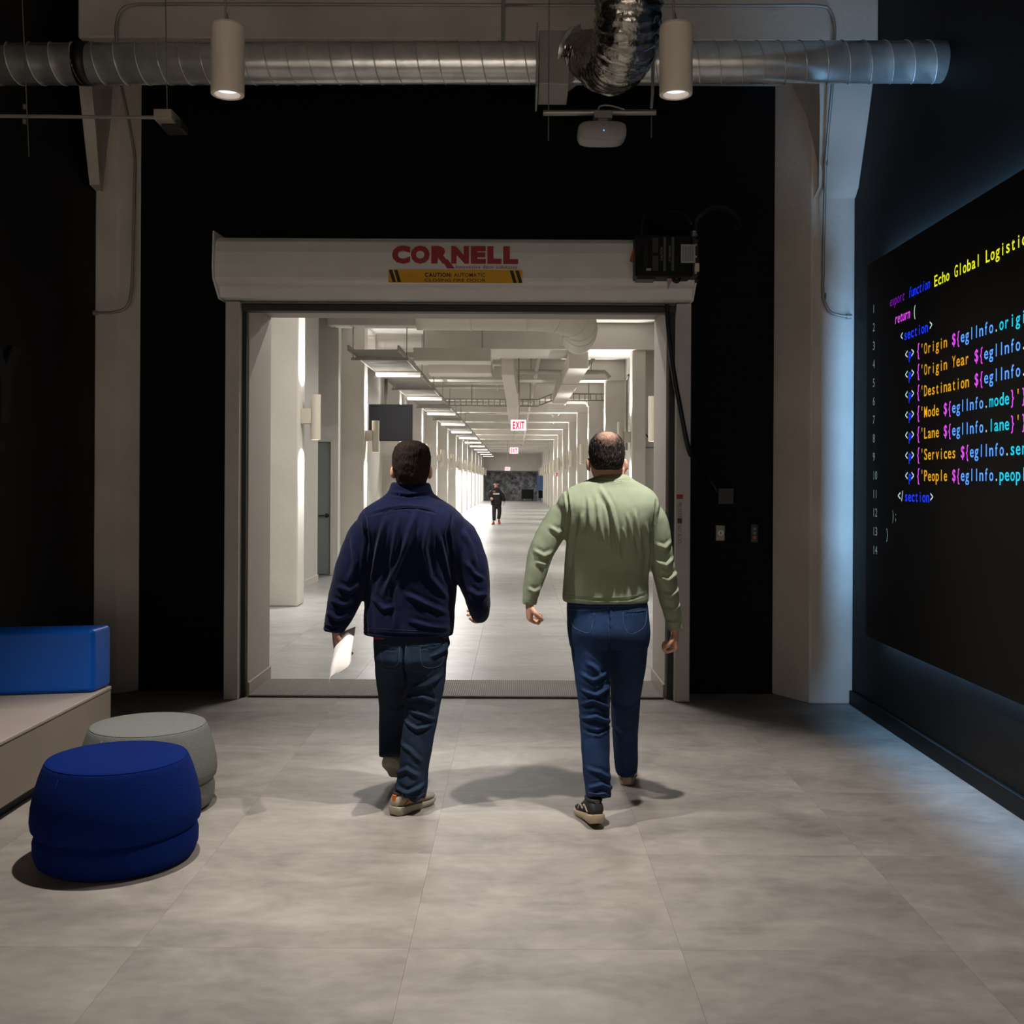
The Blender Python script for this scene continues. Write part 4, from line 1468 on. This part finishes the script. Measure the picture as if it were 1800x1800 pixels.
def denim(name, c0, c1):
    m = mat(name, c0, .85, var=.35, vscale=5, bump=.25, bscale=320, spec=.2, detail=8)
    return m


SKIN = mat('skin', 'bd8d77', .55, var=.10, vscale=14, bump=.05, bscale=120)
M_NAVY = mat('navy_fleece', '0d122d', .95, var=.10, vscale=20, bump=.12, bscale=300, spec=.1, sheen=.05)
M_GREEN = mat('sage_jersey', '878f78', .88, var=.05, vscale=12, bump=.15, bscale=380, spec=.15)
M_JEAN1 = denim('denim_dark', '182638', '2c486e')
M_JEAN2 = denim('denim_blue', '182c4c', '2b4f86')

# ---------------- man in the navy jacket
LY_ = 5.2
pm = thing('person', (-.5, 5.2, 0), 'person in a navy fleece jacket and jeans walking away, holding white paper', 'person')
# body (skin)
mb = MB()
hc = P(724, 820, 5.19)
q = head_parts(mb, hc, R(-6), 1.0)
limb(mb, [(724, 835, 5.20, .062, .064), (723, 858, 5.20, .064, .066), (722, 885, 5.2, .09, .08)])
torso(mb, [(1150, 676, 772, .085, .01), (1080, 676, 768, .09, .015), (1000, 668, 780, .115, 0), (930, 668, 780, .11, 0), (890, 690, 760, .08, 0)], LY_)
limb(mb, [(674, 925, 5.2, .05, .055), (618, 1010, 5.16, .045, .045), (589, 1108, 5.14, .028, .024)])
limb(mb, [(780, 925, 5.2, .05, .055), (836, 1045, 5.17, .045, .045), (845, 1072, 5.36, .030, .026)])
limb(mb, [(745, 1140, 5.2, .08, .08), (742, 1250, 5.17, .052, .055), (724, 1400, 5.07, .038, .04)])
limb(mb, [(693, 1140, 5.2, .08, .08), (691, 1240, 5.40, .052, .055), (688, 1325, 5.36, .038, .04)])
body = union_mesh(mb, .0075, 3)
hl = hand(P(590, 1108, 5.14), (.05, .03, -1), (1, .25, 0), (42, 46, 30), 1, 1.0)
hr = hand(P(847, 1072, 5.36), (-.10, 1, -.15), (-1, 0, -.2), (48, 60, 40), -1, 1.0)
bo = finish(join([body, hl, hr]), 'body', SKIN, pm)
eyes(pm, q)
# hair
mb = MB()
M_ = Matrix.Rotation(R(-6), 3, 'Z')


def hell(c, off, r, mb, s=1.0, rot=None):
    t = MB().sphere((0, 0, 0), tuple(a * s for a in r), 24, 18)
    mb.add([Vector(c) + (M_ @ (Vector(off) * s)) + M_ @ v for v in t.v], t.f)


torso(mb, [(852, 700, 749, .045, -.035), (846, 698, 751, .055, -.032), (838, 695.5, 753, .068, -.030), (829, 692.5, 755.5, .080, -.026), (819, 690.5, 757, .088, -.022), (808, 690, 758, .097, -.015), (797, 691, 757, .102, -.012), (788, 694, 754, .100, -.010), (781, 700, 748, .088, -.010), (777, 707, 740, .066, -.012), (775, 714, 733, .035, -.014)], hc.y, 30, 2.1)
me = union_mesh(mb, .005, 4)
HAIR1 = mat('brown_hair', '1d120b', .85, spec=.2, var=.5, vscale=60, stretch=(1, 1, .35), bump=.6, bscale=110, detail=6)
finish(me, 'hair', HAIR1, pm, lambda co, no: .0022 * nz3(co, (110, 110, 60)) + .0035 * nz3(co, (38, 38, 30), 3.0))
# jacket
mb = MB()
torso(mb, [(1115, 641, 796, .150, .0), (1106, 639, 798, .152, 0), (1060, 641, 800, .158, .012), (1010, 644, 804, .160, .012), (975, 643, 805, .158, -.008), (948, 642, 807, .155, -.030), (925, 630, 818, .148, -.034), (908, 631, 815, .14, -.028),
           (896, 640, 805, .13, -.018), (886, 654, 792, .115, -.008), (876, 671, 775, .098, 0), (865, 683, 761, .082, 0), (852, 687, 757, .076, 0), (848, 689, 755, .074, 0)], LY_)
limb(mb, [(674, 926, 5.2, .085, .10), (648, 945, 5.19, .105, .11), (620, 1010, 5.16, .093, .10), (602, 1065, 5.15, .075, .078), (590, 1098, 5.14, .056, .060), (588, 1110, 5.14, .050, .054)])
limb(mb, [(777, 926, 5.2, .085, .10), (803, 948, 5.19, .105, .11), (827, 1000, 5.18, .092, .10), (839, 1048, 5.18, .062, .088), (842, 1070, 5.26, .052, .070), (842, 1074, 5.33, .048, .055)])
me = union_mesh(mb, .0075, 5)
jl = [([(656, 904), (690, 894), (715, 891), (745, 893), (770, 900)], .006, -.006),
      ([(686, 905), (672, 960), (655, 1030)], .012, .008), ([(708, 900), (700, 960), (690, 1010)], .012, .007),
      ([(737, 895), (722, 950), (700, 1000), (680, 1040)], .014, .011), ([(760, 905), (752, 960), (760, 1010), (790, 1050)], .012, .009),
      ([(775, 930), (785, 980), (795, 1030)], .010, .008), ([(720, 1040), (745, 1052), (790, 1075)], .012, .008), ([(660, 1045), (680, 1065), (700, 1060)], .012, .007),
      ([(650, 1060), (655, 1100)], .010, .006), ([(725, 1085), (760, 1095), (792, 1100)], .010, .006), ([(700, 1010), (705, 1060), (700, 1105)], .014, .006),
      ([(640, 1107), (700, 1109), (795, 1112)], .005, -.004),
      ([(590, 1050), (610, 1058), (630, 1052)], .010, .009), ([(582, 1070), (600, 1082), (622, 1076)], .010, .010), ([(600, 1025), (622, 1035), (640, 1020)], .012, .008), ([(574, 1096), (590, 1100), (606, 1097)], .006, -.006),
      ([(625, 940), (632, 985), (620, 1020)], .012, .007), ([(822, 985), (835, 1005), (852, 1015)], .010, .008), ([(826, 1030), (840, 1042), (857, 1040)], .010, .009), ([(815, 930), (830, 960), (838, 990)], .012, .006),
      ([(798, 900), (790, 935), (800, 1000)], .007, -.009), ([(648, 905), (652, 950), (645, 1000)], .007, -.009),
      ([(684, 868), (722, 872), (762, 868)], .006, -.007)]
cf_ = creases(jl, LY_)
jacket_o = finish(me, 'jacket', M_NAVY, pm, lambda co, no: 1.6 * cf_(co, no) + .0035 * nz3(co + .25 * co[:, (2, 0, 1)], (14, 14, 6)) + .002 * nz3(co, (32, 32, 20), 5))
# shirt tail and jeans
mb = MB()
torso(mb, [(1122, 656, 789, .128, 0), (1105, 656, 789, .128, 0)], LY_)
finish(union_mesh(mb, .008, 2), 'shirt_hem', mat('red_shirt', '7a1a22', .9), pm)


def jeans_mesh(tor, Y, legs, vox=.0075):
    mb = MB()
    torso(mb, tor, Y, ex=2.2)
    for l in legs:
        limb(mb, l, n=6)
    return union_mesh(mb, vox, 4)


me = jeans_mesh([(1100, 658, 788, .122, 0), (1130, 657, 790, .135, -.01), (1155, 658, 787, .14, -.015), (1172, 664, 783, .13, -.01)], LY_,
                [[(750, 1150, 5.2, .100, .125), (748, 1190, 5.19, .098, .11), (742, 1245, 5.17, .085, .088), (734, 1300, 5.13, .077, .080), (727, 1350, 5.09, .072, .074), (724, 1380, 5.07, .076, .078), (723, 1402, 5.06, .068, .074)],
                 [(693, 1150, 5.2, .100, .12), (690, 1190, 5.28, .082, .10), (690, 1240, 5.40, .068, .085), (688, 1290, 5.40, .063, .073), (687, 1330, 5.36, .060, .066)]])
jj = [([(715, 1225), (745, 1220), (768, 1232)], .009, .010), ([(720, 1245), (745, 1252), (765, 1262)], .008, .008), ([(712, 1262), (735, 1275), (760, 1270)], .008, .009), ([(725, 1205), (750, 1200), (778, 1185)], .010, .008),
      ([(705, 1300), (725, 1310), (745, 1330)], .010, .006), ([(698, 1370), (722, 1378), (750, 1366)], .009, .011), ([(697, 1388), (722, 1393), (748, 1384)], .006, .008), ([(700, 1352), (720, 1340), (740, 1352)], .010, .008),
      ([(712, 1130), (714, 1180), (712, 1230)], .008, -.012), ([(740, 1135), (775, 1130)], .004, -.004), ([(668, 1135), (702, 1137)], .004, -.004), ([(760, 1150), (782, 1140), (788, 1128)], .009, .008), ([(672, 1250), (690, 1262), (706, 1255)], .01, .006)]
cj = creases(jj, 5.15)
jeans1 = finish(me, 'jeans', M_JEAN1, pm, lambda co, no: 1.8 * cj(co, no) + .0025 * nz3(co, (22, 22, 13), 2))
M_UPA = mat('trail_shoe_taupe', '8d8375', .8, var=.22, vscale=22)
M_SOLA = mat('trail_sole_grey', '9a9384', .7)
M_ORG = mat('shoe_orange', 'c4641c', .6)
hp, tp = Vector((-.572, 4.985, 0)), Vector((-.408, 5.225, 0))
shoe(pm, hp, tp, M_UPA, M_SOLA, M_ORG, L=.29)
shoe(pm, P(681, 1346, 5.33), Vector((-.595, 5.57, .002)), M_UPA, M_SOLA, M_ORG, L=.275)
# paper in the hand
rowsP = [[(597, 1113, 5.20), (611, 1107, 5.14), (625, 1101, 5.16)], [(589, 1130, 5.14), (606, 1127, 5.04), (622, 1124, 5.08)], [(585, 1150, 5.08), (592, 1151, 4.96), (618, 1148, 5.0)],
         [(582, 1172, 5.02), (584, 1172, 4.92), (614, 1171, 4.95)], [(578, 1204, 4.95), (579, 1196, 4.9), (583, 1187, 4.9)]]
grid = []
for r_ in rowsP:
    grid.append(spline([P(*a) for a in r_], 6))
cols = [spline([g[k] for g in grid], 5) for k in range(len(grid[0]))]
nv, nu = len(cols[0]), len(cols)
mb = MB().add([cols[u][v] for v in range(nv) for u in range(nu)], [(v * nu + u, v * nu + u + 1, (v + 1) * nu + u + 1, (v + 1) * nu + u) for v in range(nv - 1) for u in range(nu - 1)])
pp_ = mb.build('paper_sheet', mat('white_paper', 'd8d2cd', .8, var=.02), origin=P(597, 1113, 5.16), smooth=True)
so_ = pp_.modifiers.new('thick', 'SOLIDIFY')
so_.thickness = .0012
tag(pp_, 'curled white sheet of paper held in the hand of the navy-jacketed man', 'paper')

# ---------------- man in the green shirt
GY = 5.1
pg = thing('person', (.42, 5.1, 0), 'balding person in a sage green long-sleeved shirt and blue jeans walking away', 'person')
mb = MB()
hc2 = P(1066, 807, 5.09)
q2 = head_parts(mb, hc2, R(14), 1.0)
limb(mb, [(1074, 826, 5.12, .060, .062), (1076, 842, 5.12, .064, .066), (1072, 870, 5.1, .09, .08)])
torso(mb, [(1100, 1012, 1124, .075, .02), (1040, 1012, 1122, .075, .03), (960, 1008, 1130, .105, 0), (890, 1008, 1130, .10, 0), (860, 1040, 1112, .075, 0)], GY)
limb(mb, [(1008, 900, 5.1, .045, .05), (951, 972, 5.05, .042, .042), (931, 1060, 5.02, .028, .025)])
limb(mb, [(1130, 900, 5.1, .045, .05), (1166, 990, 5.1, .042, .042), (1186, 1108, 5.16, .028, .025)])
limb(mb, [(1036, 1110, 5.1, .08, .08), (1044, 1240, 5.02, .05, .055), (1054, 1400, 4.90, .036, .04)])
limb(mb, [(1104, 1110, 5.1, .08, .08), (1100, 1240, 5.30, .05, .055), (1102, 1345, 5.53, .036, .04)])
body = union_mesh(mb, .0075, 3)
h1 = hand(P(931, 1056, 5.02), (.0, .10, -1), (1, .15, 0), (68, 82, 50), 1, .98)
h2 = hand(P(1186, 1106, 5.16), (0.02, .05, -1), (-1, .1, 0), (70, 80, 50), -1, 1.02)
finish(join([body, h1, h2]), 'body', SKIN, pg)
eyes(pg, q2)
M_ = Matrix.Rotation(R(14), 3, 'Z')
mb = MB()
torso(mb, [(826, 1046, 1086, .046, -.030), (820, 1040, 1093, .066, -.032), (811, 1037, 1095.5, .077, -.028), (801, 1034.5, 1097.5, .087, -.020), (791, 1034, 1098, .094, -.012), (781, 1035.5, 1097, .098, -.008), (772, 1039, 1093, .096, -.006), (765, 1045, 1087, .082, -.006), (761, 1052, 1079, .058, -.008), (759, 1059, 1073, .030, -.01)], hc2.y, 30, 2.1)
me = union_mesh(mb, .0045, 4)
crown = hc2 + M_ @ Vector((-.016, -.062, .098))


def bald(co, no):
    d = np.linalg.norm((co - np.array(crown)) * np.array((1, .8, .9)), axis=1)
    n1 = nz3(co, (45, 45, 45)) * .007 + nz3(co, (150, 150, 70), 9) * .010
    t = np.clip((d + n1 - .030) / .045, 0, 1)
    return .0022 * nz3(co, (120, 120, 50), 4)


hm = mat('greying_hair', '17110d', .8, spec=.2, var=.4, vscale=50, stretch=(1, 1, .3), bump=.6, bscale=120, detail=6)
nt = hm.node_tree
b_ = nt.nodes['Principled BSDF']
src = b_.inputs['Base Color'].links[0].from_socket
tcn = nt.nodes.new('ShaderNodeTexCoord')
mpn = nt.nodes.new('ShaderNodeMapping')
mpn.inputs['Scale'].default_value = (260, 260, 60)
nn_ = nt.nodes.new('ShaderNodeTexNoise')
nn_.inputs['Scale'].default_value = 1.0
rp_ = nt.nodes.new('ShaderNodeValToRGB')
rp_.color_ramp.elements[0].position = .60
rp_.color_ramp.elements[1].position = .72
mx_ = nt.nodes.new('ShaderNodeMix')
mx_.data_type = 'RGBA'
mx_.inputs['B'].default_value = lin('857870')
nt.links.new(tcn.outputs['Object'], mpn.inputs[0])
nt.links.new(mpn.outputs[0], nn_.inputs['Vector'])
nt.links.new(nn_.outputs['Fac'], rp_.inputs[0])
nt.links.new(rp_.outputs[0], mx_.inputs['Factor'])
nt.links.new(src, mx_.inputs['A'])
nt.links.new(mx_.outputs['Result'], b_.inputs['Base Color'])
cr = crown - WL[pg]
dn = nt.nodes.new('ShaderNodeVectorMath')
dn.operation = 'DISTANCE'
dn.inputs[1].default_value = tuple(cr)
nt.links.new(tcn.outputs['Object'], dn.inputs[0])
n3 = nt.nodes.new('ShaderNodeTexNoise')
n3.inputs['Scale'].default_value = 90
n3.inputs['Detail'].default_value = 4
nt.links.new(tcn.outputs['Object'], n3.inputs['Vector'])
ad = nt.nodes.new('ShaderNodeMath')
ad.operation = 'MULTIPLY_ADD'
ad.inputs[1].default_value = .030
nt.links.new(n3.outputs['Fac'], ad.inputs[0])
nt.links.new(dn.outputs['Value'], ad.inputs[2])
mr3 = nt.nodes.new('ShaderNodeMapRange')
mr3.inputs['From Min'].default_value = .034
mr3.inputs['From Max'].default_value = .074
mr3.inputs['To Min'].default_value = .95
mr3.inputs['To Max'].default_value = 0
nt.links.new(ad.outputs[0], mr3.inputs['Value'])
mx3 = nt.nodes.new('ShaderNodeMix')
mx3.data_type = 'RGBA'
mx3.inputs['B'].default_value = lin('a5806f')
nt.links.new(mr3.outputs[0], mx3.inputs['Factor'])
nt.links.new(mx_.outputs['Result'], mx3.inputs['A'])
nt.links.new(mx3.outputs['Result'], b_.inputs['Base Color'])
finish(me, 'hair', hm, pg, bald)
# shirt
mb = MB()
torso(mb, [(1058, 990, 1140, .138, .022), (1048, 989, 1141, .139, .022), (1000, 993, 1140, .131, .020), (970, 994, 1141, .132, -.002), (945, 994, 1142, .135, -.026), (915, 988, 1150, .135, -.036), (890, 978, 1158, .128, -.030),
           (875, 982, 1156, .118, -.018), (864, 992, 1148, .108, -.008), (855, 1006, 1136, .098, 0), (846, 1027, 1120, .085, 0), (838, 1046, 1108, .072, .01), (834, 1052, 1102, .066, .015)], GY)
limb(mb, [(1010, 897, 5.1, .062, .085), (986, 912, 5.09, .072, .085), (954, 965, 5.05, .062, .068), (940, 1015, 5.03, .050, .054), (932, 1050, 5.02, .037, .040), (931, 1062, 5.02, .036, .039)])
limb(mb, [(1128, 897, 5.1, .062, .085), (1148, 915, 5.1, .068, .085), (1163, 985, 5.1, .060, .066), (1176, 1050, 5.13, .050, .054), (1185, 1095, 5.16, .038, .042), (1186, 1108, 5.16, .038, .041)])
me = union_mesh(mb, .0065, 5)
gl = [([(1052, 857), (1068, 890), (1078, 931), (1084, 978)], .010, .012), ([(1031, 871), (1032, 900), (1034, 930)], .009, .007), ([(1045, 872), (1048, 910), (1056, 952)], .008, .007),
      ([(1096, 900), (1100, 920), (1106, 944)], .007, .007), ([(1110, 896), (1114, 930), (1122, 968)], .008, .009), ([(1088, 925), (1096, 950)], .006, .006), ([(1062, 880), (1068, 920), (1072, 960)], .008, -.006),
      ([(1005, 905), (1000, 950), (995, 1010)], .010, .007), ([(1020, 900), (1015, 940)], .010, .006), ([(1130, 920), (1138, 970), (1136, 1020)], .010, .007),
      ([(992, 1046), (1040, 1050), (1100, 1050), (1140, 1040)], .004, -.004),
      ([(994, 860), (998, 900), (996, 950)], .006, -.008), ([(1150, 880), (1144, 920), (1142, 965)], .006, -.008),
      ([(938, 965), (955, 975), (968, 968)], .009, .008), ([(942, 985), (958, 990)], .008, .006), ([(965, 925), (980, 935), (990, 928)], .009, .007), ([(928, 1030), (938, 1036), (950, 1030)], .008, .006),
      ([(1150, 985), (1168, 992), (1182, 980)], .008, .009), ([(1155, 1010), (1172, 1018), (1190, 1005)], .008, .010), ([(1160, 1040), (1178, 1046), (1194, 1034)], .008, .009), ([(1166, 1068), (1182, 1074), (1198, 1062)], .007, .008), ([(1150, 955), (1166, 962), (1178, 950)], .009, .006),
      ([(1172, 1090), (1185, 1093), (1200, 1088)], .005, -.005), ([(920, 1055), (932, 1058), (945, 1056)], .004, -.004), ([(1048, 842), (1078, 846), (1106, 842)], .004, -.003)]
cg = creases(gl, GY)
shirt_o = finish(me, 'shirt', M_GREEN, pg, lambda co, no: 1.25 * cg(co, no) + .0025 * nz3(co + .2 * co[:, (2, 0, 1)], (16, 16, 7), 1) + .0012 * nz3(co, (40, 40, 22), 8))
me = jeans_mesh([(1035, 1001, 1134, .105, .024), (1060, 997, 1139, .118, .014), (1082, 996, 1141, .124, .002), (1110, 997, 1142, .135, -.015), (1135, 1001, 1140, .125, -.01)], GY,
                [[(1036, 1115, 5.1, .098, .12), (1040, 1160, 5.07, .092, .105), (1044, 1230, 5.02, .076, .085), (1046, 1290, 4.98, .068, .075), (1048, 1345, 4.94, .065, .068), (1053, 1402, 4.89, .059, .070)],
                 [(1104, 1115, 5.1, .098, .12), (1104, 1160, 5.14, .090, .105), (1100, 1220, 5.26, .076, .085), (1099, 1285, 5.40, .066, .072), (1101, 1352, 5.53, .060, .068)]])
jg = [([(1020, 1180), (1040, 1190), (1066, 1178)], .009, .008), ([(1018, 1205), (1045, 1215), (1070, 1200)], .009, .010), ([(1020, 1232), (1040, 1222), (1068, 1238)], .008, .009), ([(1018, 1255), (1045, 1250), (1070, 1262)], .008, .010),
      ([(1020, 1272), (1048, 1276), (1070, 1268)], .007, -.007), ([(1030, 1160), (1045, 1170), (1055, 1185)], .010, .007), ([(1028, 1335), (1050, 1340), (1068, 1352)], .009, .007), ([(1030, 1365), (1052, 1358), (1073, 1370)], .008, .008),
      ([(1034, 1388), (1055, 1391), (1075, 1386)], .004, -.004), ([(1068, 1060), (1068, 1130), (1074, 1200)], .005, -.010), ([(1000, 1073), (1030, 1074), (1045, 1073)], .003, -.003), ([(1094, 1076), (1138, 1074)], .003, -.003),
      ([(1043, 1075), (1040, 1110)], .003, -.003), ([(1096, 1078), (1098, 1112)], .003, -.003), ([(1082, 1250), (1100, 1262), (1120, 1255)], .01, .006), ([(1085, 1300), (1102, 1310), (1118, 1300)], .01, .005)]
cjg = creases(jg, 5.05)
jeans2 = finish(me, 'jeans', M_JEAN2, pg, lambda co, no: 1.8 * cjg(co, no) + .0025 * nz3(co, (22, 22, 13), 6))
M_UPB = mat('runner_black', '14120f', .75, var=.2)
M_SOLB = mat('runner_sole_beige', 'a8947c', .6)
M_TICK = mat('runner_mark', 'b5ab9c', .5)
shoe(pg, P(1052, 1450, 4.80), P(1052, 1450, 4.80) + Vector((-.055, .265, -.032)), M_UPB, M_SOLB, mat('runner_tab', '2b2925', .6), L=.29, tick=M_TICK)
h_ = Vector((.578, 5.50, 0))
shoe(pg, h_, h_ + Vector((.035, .28, 0)), M_UPB, M_SOLB, MATS['runner_tab'], L=.285, tick=M_TICK)

from mathutils.bvhtree import BVHTree


def seams(o, lines, r, m, name):
    """stitched seam lines lying on a garment, found by looking at it from the camera"""
    off = WL[o]
    bv = BVHTree.FromPolygons([v.co + off for v in o.data.vertices], [tuple(p.vertices) for p in o.data.polygons])
    cam0 = Vector((0, 0, CAMH))
    for pl in lines:
        dense = spline([Vector((x, y, 0)) for x, y in pl], 8)
        pts_ = []
        for d in dense:
            dr = (P(d.x, d.y, 5.0) - cam0).normalized()
            hit = bv.ray_cast(cam0, dr)
            if hit[0] is not None:
                pts_.append(hit[0] - dr * r * .2)
        if len(pts_) > 3:
            MB().tube(pts_, r, 5).build(name, m, o, smooth=True)


M_ST1 = mat('denim_stitch', '33445c', .8)
M_ST2 = mat('denim_stitch_light', '3b4f74', .8)
seams(jeans1, [[(714, 1126), (713, 1150), (712, 1185)], [(668, 1133), (685, 1136), (702, 1136)], [(668, 1133), (672, 1165), (686, 1172), (700, 1165), (702, 1136)],
               [(738, 1136), (760, 1134), (780, 1130)], [(738, 1136), (742, 1168), (760, 1174), (778, 1164), (780, 1132)]], .0012, M_ST1, 'pocket_seam')
seams(jeans1, [[(699, 1396), (712, 1400), (735, 1400), (747, 1394)], [(758, 1200), (766, 1230), (764, 1260)]], .0015, M_ST1, 'hem_seam')
seams(jeans2, [[(1069, 1064), (1069, 1095), (1072, 1130)], [(1000, 1071), (1020, 1073), (1045, 1073), (1069, 1070)], [(1094, 1074), (1115, 1075), (1138, 1072)], [(1045, 1075), (1042, 1095), (1036, 1112), (1018, 1108), (1006, 1098), (1001, 1074)],
               [(1095, 1076), (1097, 1098), (1106, 1114), (1122, 1110), (1134, 1098), (1137, 1074)], [(998, 1064), (1030, 1066), (1069, 1066), (1110, 1065), (1138, 1060)]], .0012, M_ST2, 'pocket_seam')
seams(jeans2, [[(1034, 1393), (1052, 1396), (1073, 1392)]], .0018, M_ST2, 'hem_seam')
seams(jacket_o, [[(655, 906), (690, 896), (715, 892), (745, 894), (772, 902)], [(642, 1104), (690, 1107), (740, 1109), (794, 1109)], [(573, 1097), (590, 1101), (606, 1098)], [(806, 900), (797, 930), (795, 965)], [(640, 900), (648, 930), (650, 965)]], .0014, mat('navy_seam', '0b1028', .95), 'yoke_seam')
seams(shirt_o, [[(992, 1046), (1040, 1050), (1090, 1050), (1138, 1044)], [(995, 866), (999, 890), (997, 920), (995, 945)], [(1152, 876), (1146, 900), (1143, 930)], [(1172, 1092), (1184, 1095), (1199, 1092)], [(919, 1052), (931, 1055), (944, 1054)], [(1046, 843), (1062, 846), (1085, 847), (1108, 843)]], .0013, mat('sage_seam', '6d7860', .9), 'seam')

# ---------------- person far down the corridor, facing the camera
FYd = 39.2
pf = thing('person', P(872, 920, FYd), 'distant person in black hoodie, cap and red shoes walking towards the doorway', 'person')
mb = MB()
hcf = P(872, 850.8, FYd)
qf = head_parts(mb, hcf, R(180), 1.0)
limb(mb, [(872, 854, FYd, .06, .06), (872, 860, FYd, .065, .065)], n=3)
torso(mb, [(888, 866, 880, .09, 0), (872, 865, 881, .10, 0), (860, 867, 879, .08, 0)], FYd, 20)
limb(mb, [(864, 863, FYd, .05, .05), (860.5, 870, FYd, .045, .045), (863, 875, FYd - .15, .03, .03)], 12, 3)
limb(mb, [(881, 863, FYd, .05, .05), (885, 873, FYd, .045, .045), (886.5, 881, FYd, .03, .03)], 12, 3)
limb(mb, [(869, 887, FYd, .07, .07), (868.5, 900, FYd - .05, .05, .05), (868.5, 915, FYd - .12, .035, .035)], 12, 3)
limb(mb, [(877, 887, FYd, .07, .07), (878, 899, FYd + .02, .05, .05), (876.5, 911, FYd + .10, .035, .035)], 12, 3)
body = union_mesh(mb, .012, 2)
hA = hand(P(886.8, 881.5, FYd), (.02, -.1, -1), (-1, 0, 0), (30, 35, 20), 1, 1.0, .006)
hB = hand(P(863, 875, FYd - .15), (.4, -1, -.2), (.6, 0, -1), (50, 50, 30), -1, 1.0, .006)
finish(join([body, hA, hB]), 'body', SKIN, pf)
eyes(pf, qf, 1.0)
mb = MB()
torso(mb, [(888, 863.5, 881.5, .14, 0), (884, 863, 882, .15, 0), (874, 863, 882, .15, 0), (865, 863, 882, .14, 0), (860.5, 865.5, 879.5, .11, 0), (858, 868.5, 876.5, .09, 0), (857, 869.5, 875.5, .08, 0)], FYd, 24)
limb(mb, [(866, 864, FYd, .075, .08), (861.5, 870, FYd - .02, .08, .085), (863, 875, FYd - .15, .055, .06)], 14, 4)
limb(mb, [(879, 864, FYd, .075, .08), (884, 873, FYd, .08, .085), (886.5, 881, FYd, .055, .06)], 14, 4)
hd = finish(union_mesh(mb, .012, 3), 'hoodie', mat('black_hoodie', '0a0a0b', .9), pf)
MB().box(P(867, 868, FYd).x, P(878, 868, FYd).x, FYd - .160, FYd - .140, P(870, 869.2, FYd).z, P(870, 866.8, FYd).z).build('chest_print', mat('print_white', 'b8b2aa', .7), hd)
MB().box(P(866.5, 868, FYd).x, P(871, 868, FYd).x, FYd - .150, FYd - .130, P(870, 865.4, FYd).z, P(870, 862.4, FYd).z).build('chest_emblem', mat('emblem_red', '7c4440', .7), hd)
mb = MB()
torso(mb, [(883, 865, 881, .12, 0), (891, 865, 881, .12, 0)], FYd, 20)
limb(mb, [(869, 889, FYd, .09, .095), (868.5, 901, FYd - .05, .075, .08), (868.5, 915, FYd - .12, .062, .066)], 14, 3)
limb(mb, [(877, 889, FYd, .09, .095), (878, 900, FYd + .02, .075, .08), (876.5, 912, FYd + .10, .062, .066)], 14, 3)
finish(union_mesh(mb, .012, 3), 'trousers', mat('charcoal_trousers', '1c1b1b', .9), pf)
mb = MB()
t = MB().sphere((0, 0, 0), (.088, .108, .075), 20, 12)
mb.add([hcf + Vector((0, .01, .055)) + v for v in t.v], t.f)
mb.loft(path_rings([hcf + Vector((0, -.06, .05)), hcf + Vector((0, -.15, .035)), hcf + Vector((0, -.18, .03))], [(.075, .008), (.06, .007), (.03, .005)], 14, Vector((1, 0, 0))))
finish(union_mesh(mb, .008, 2), 'cap', mat('black_cap', '120f0f', .8), pf)
M_REDS = mat('red_shoe', 'b0220f', .6)
M_REDD = mat('red_shoe_sole', '8a2a1c', .6)
f0 = P(868, 920, FYd)
shoe(pf, Vector((f0.x, FYd - .02, 0)), Vector((f0.x - .03, FYd - .30, 0)), M_REDS, M_REDD, M_REDD, L=.29)
f1 = P(877, 917, FYd + .25)
shoe(pf, Vector((f1.x, FYd + .20, .08)), Vector((f1.x + .02, FYd - .06, 0)), M_REDS, M_REDD, M_REDD, L=.28)
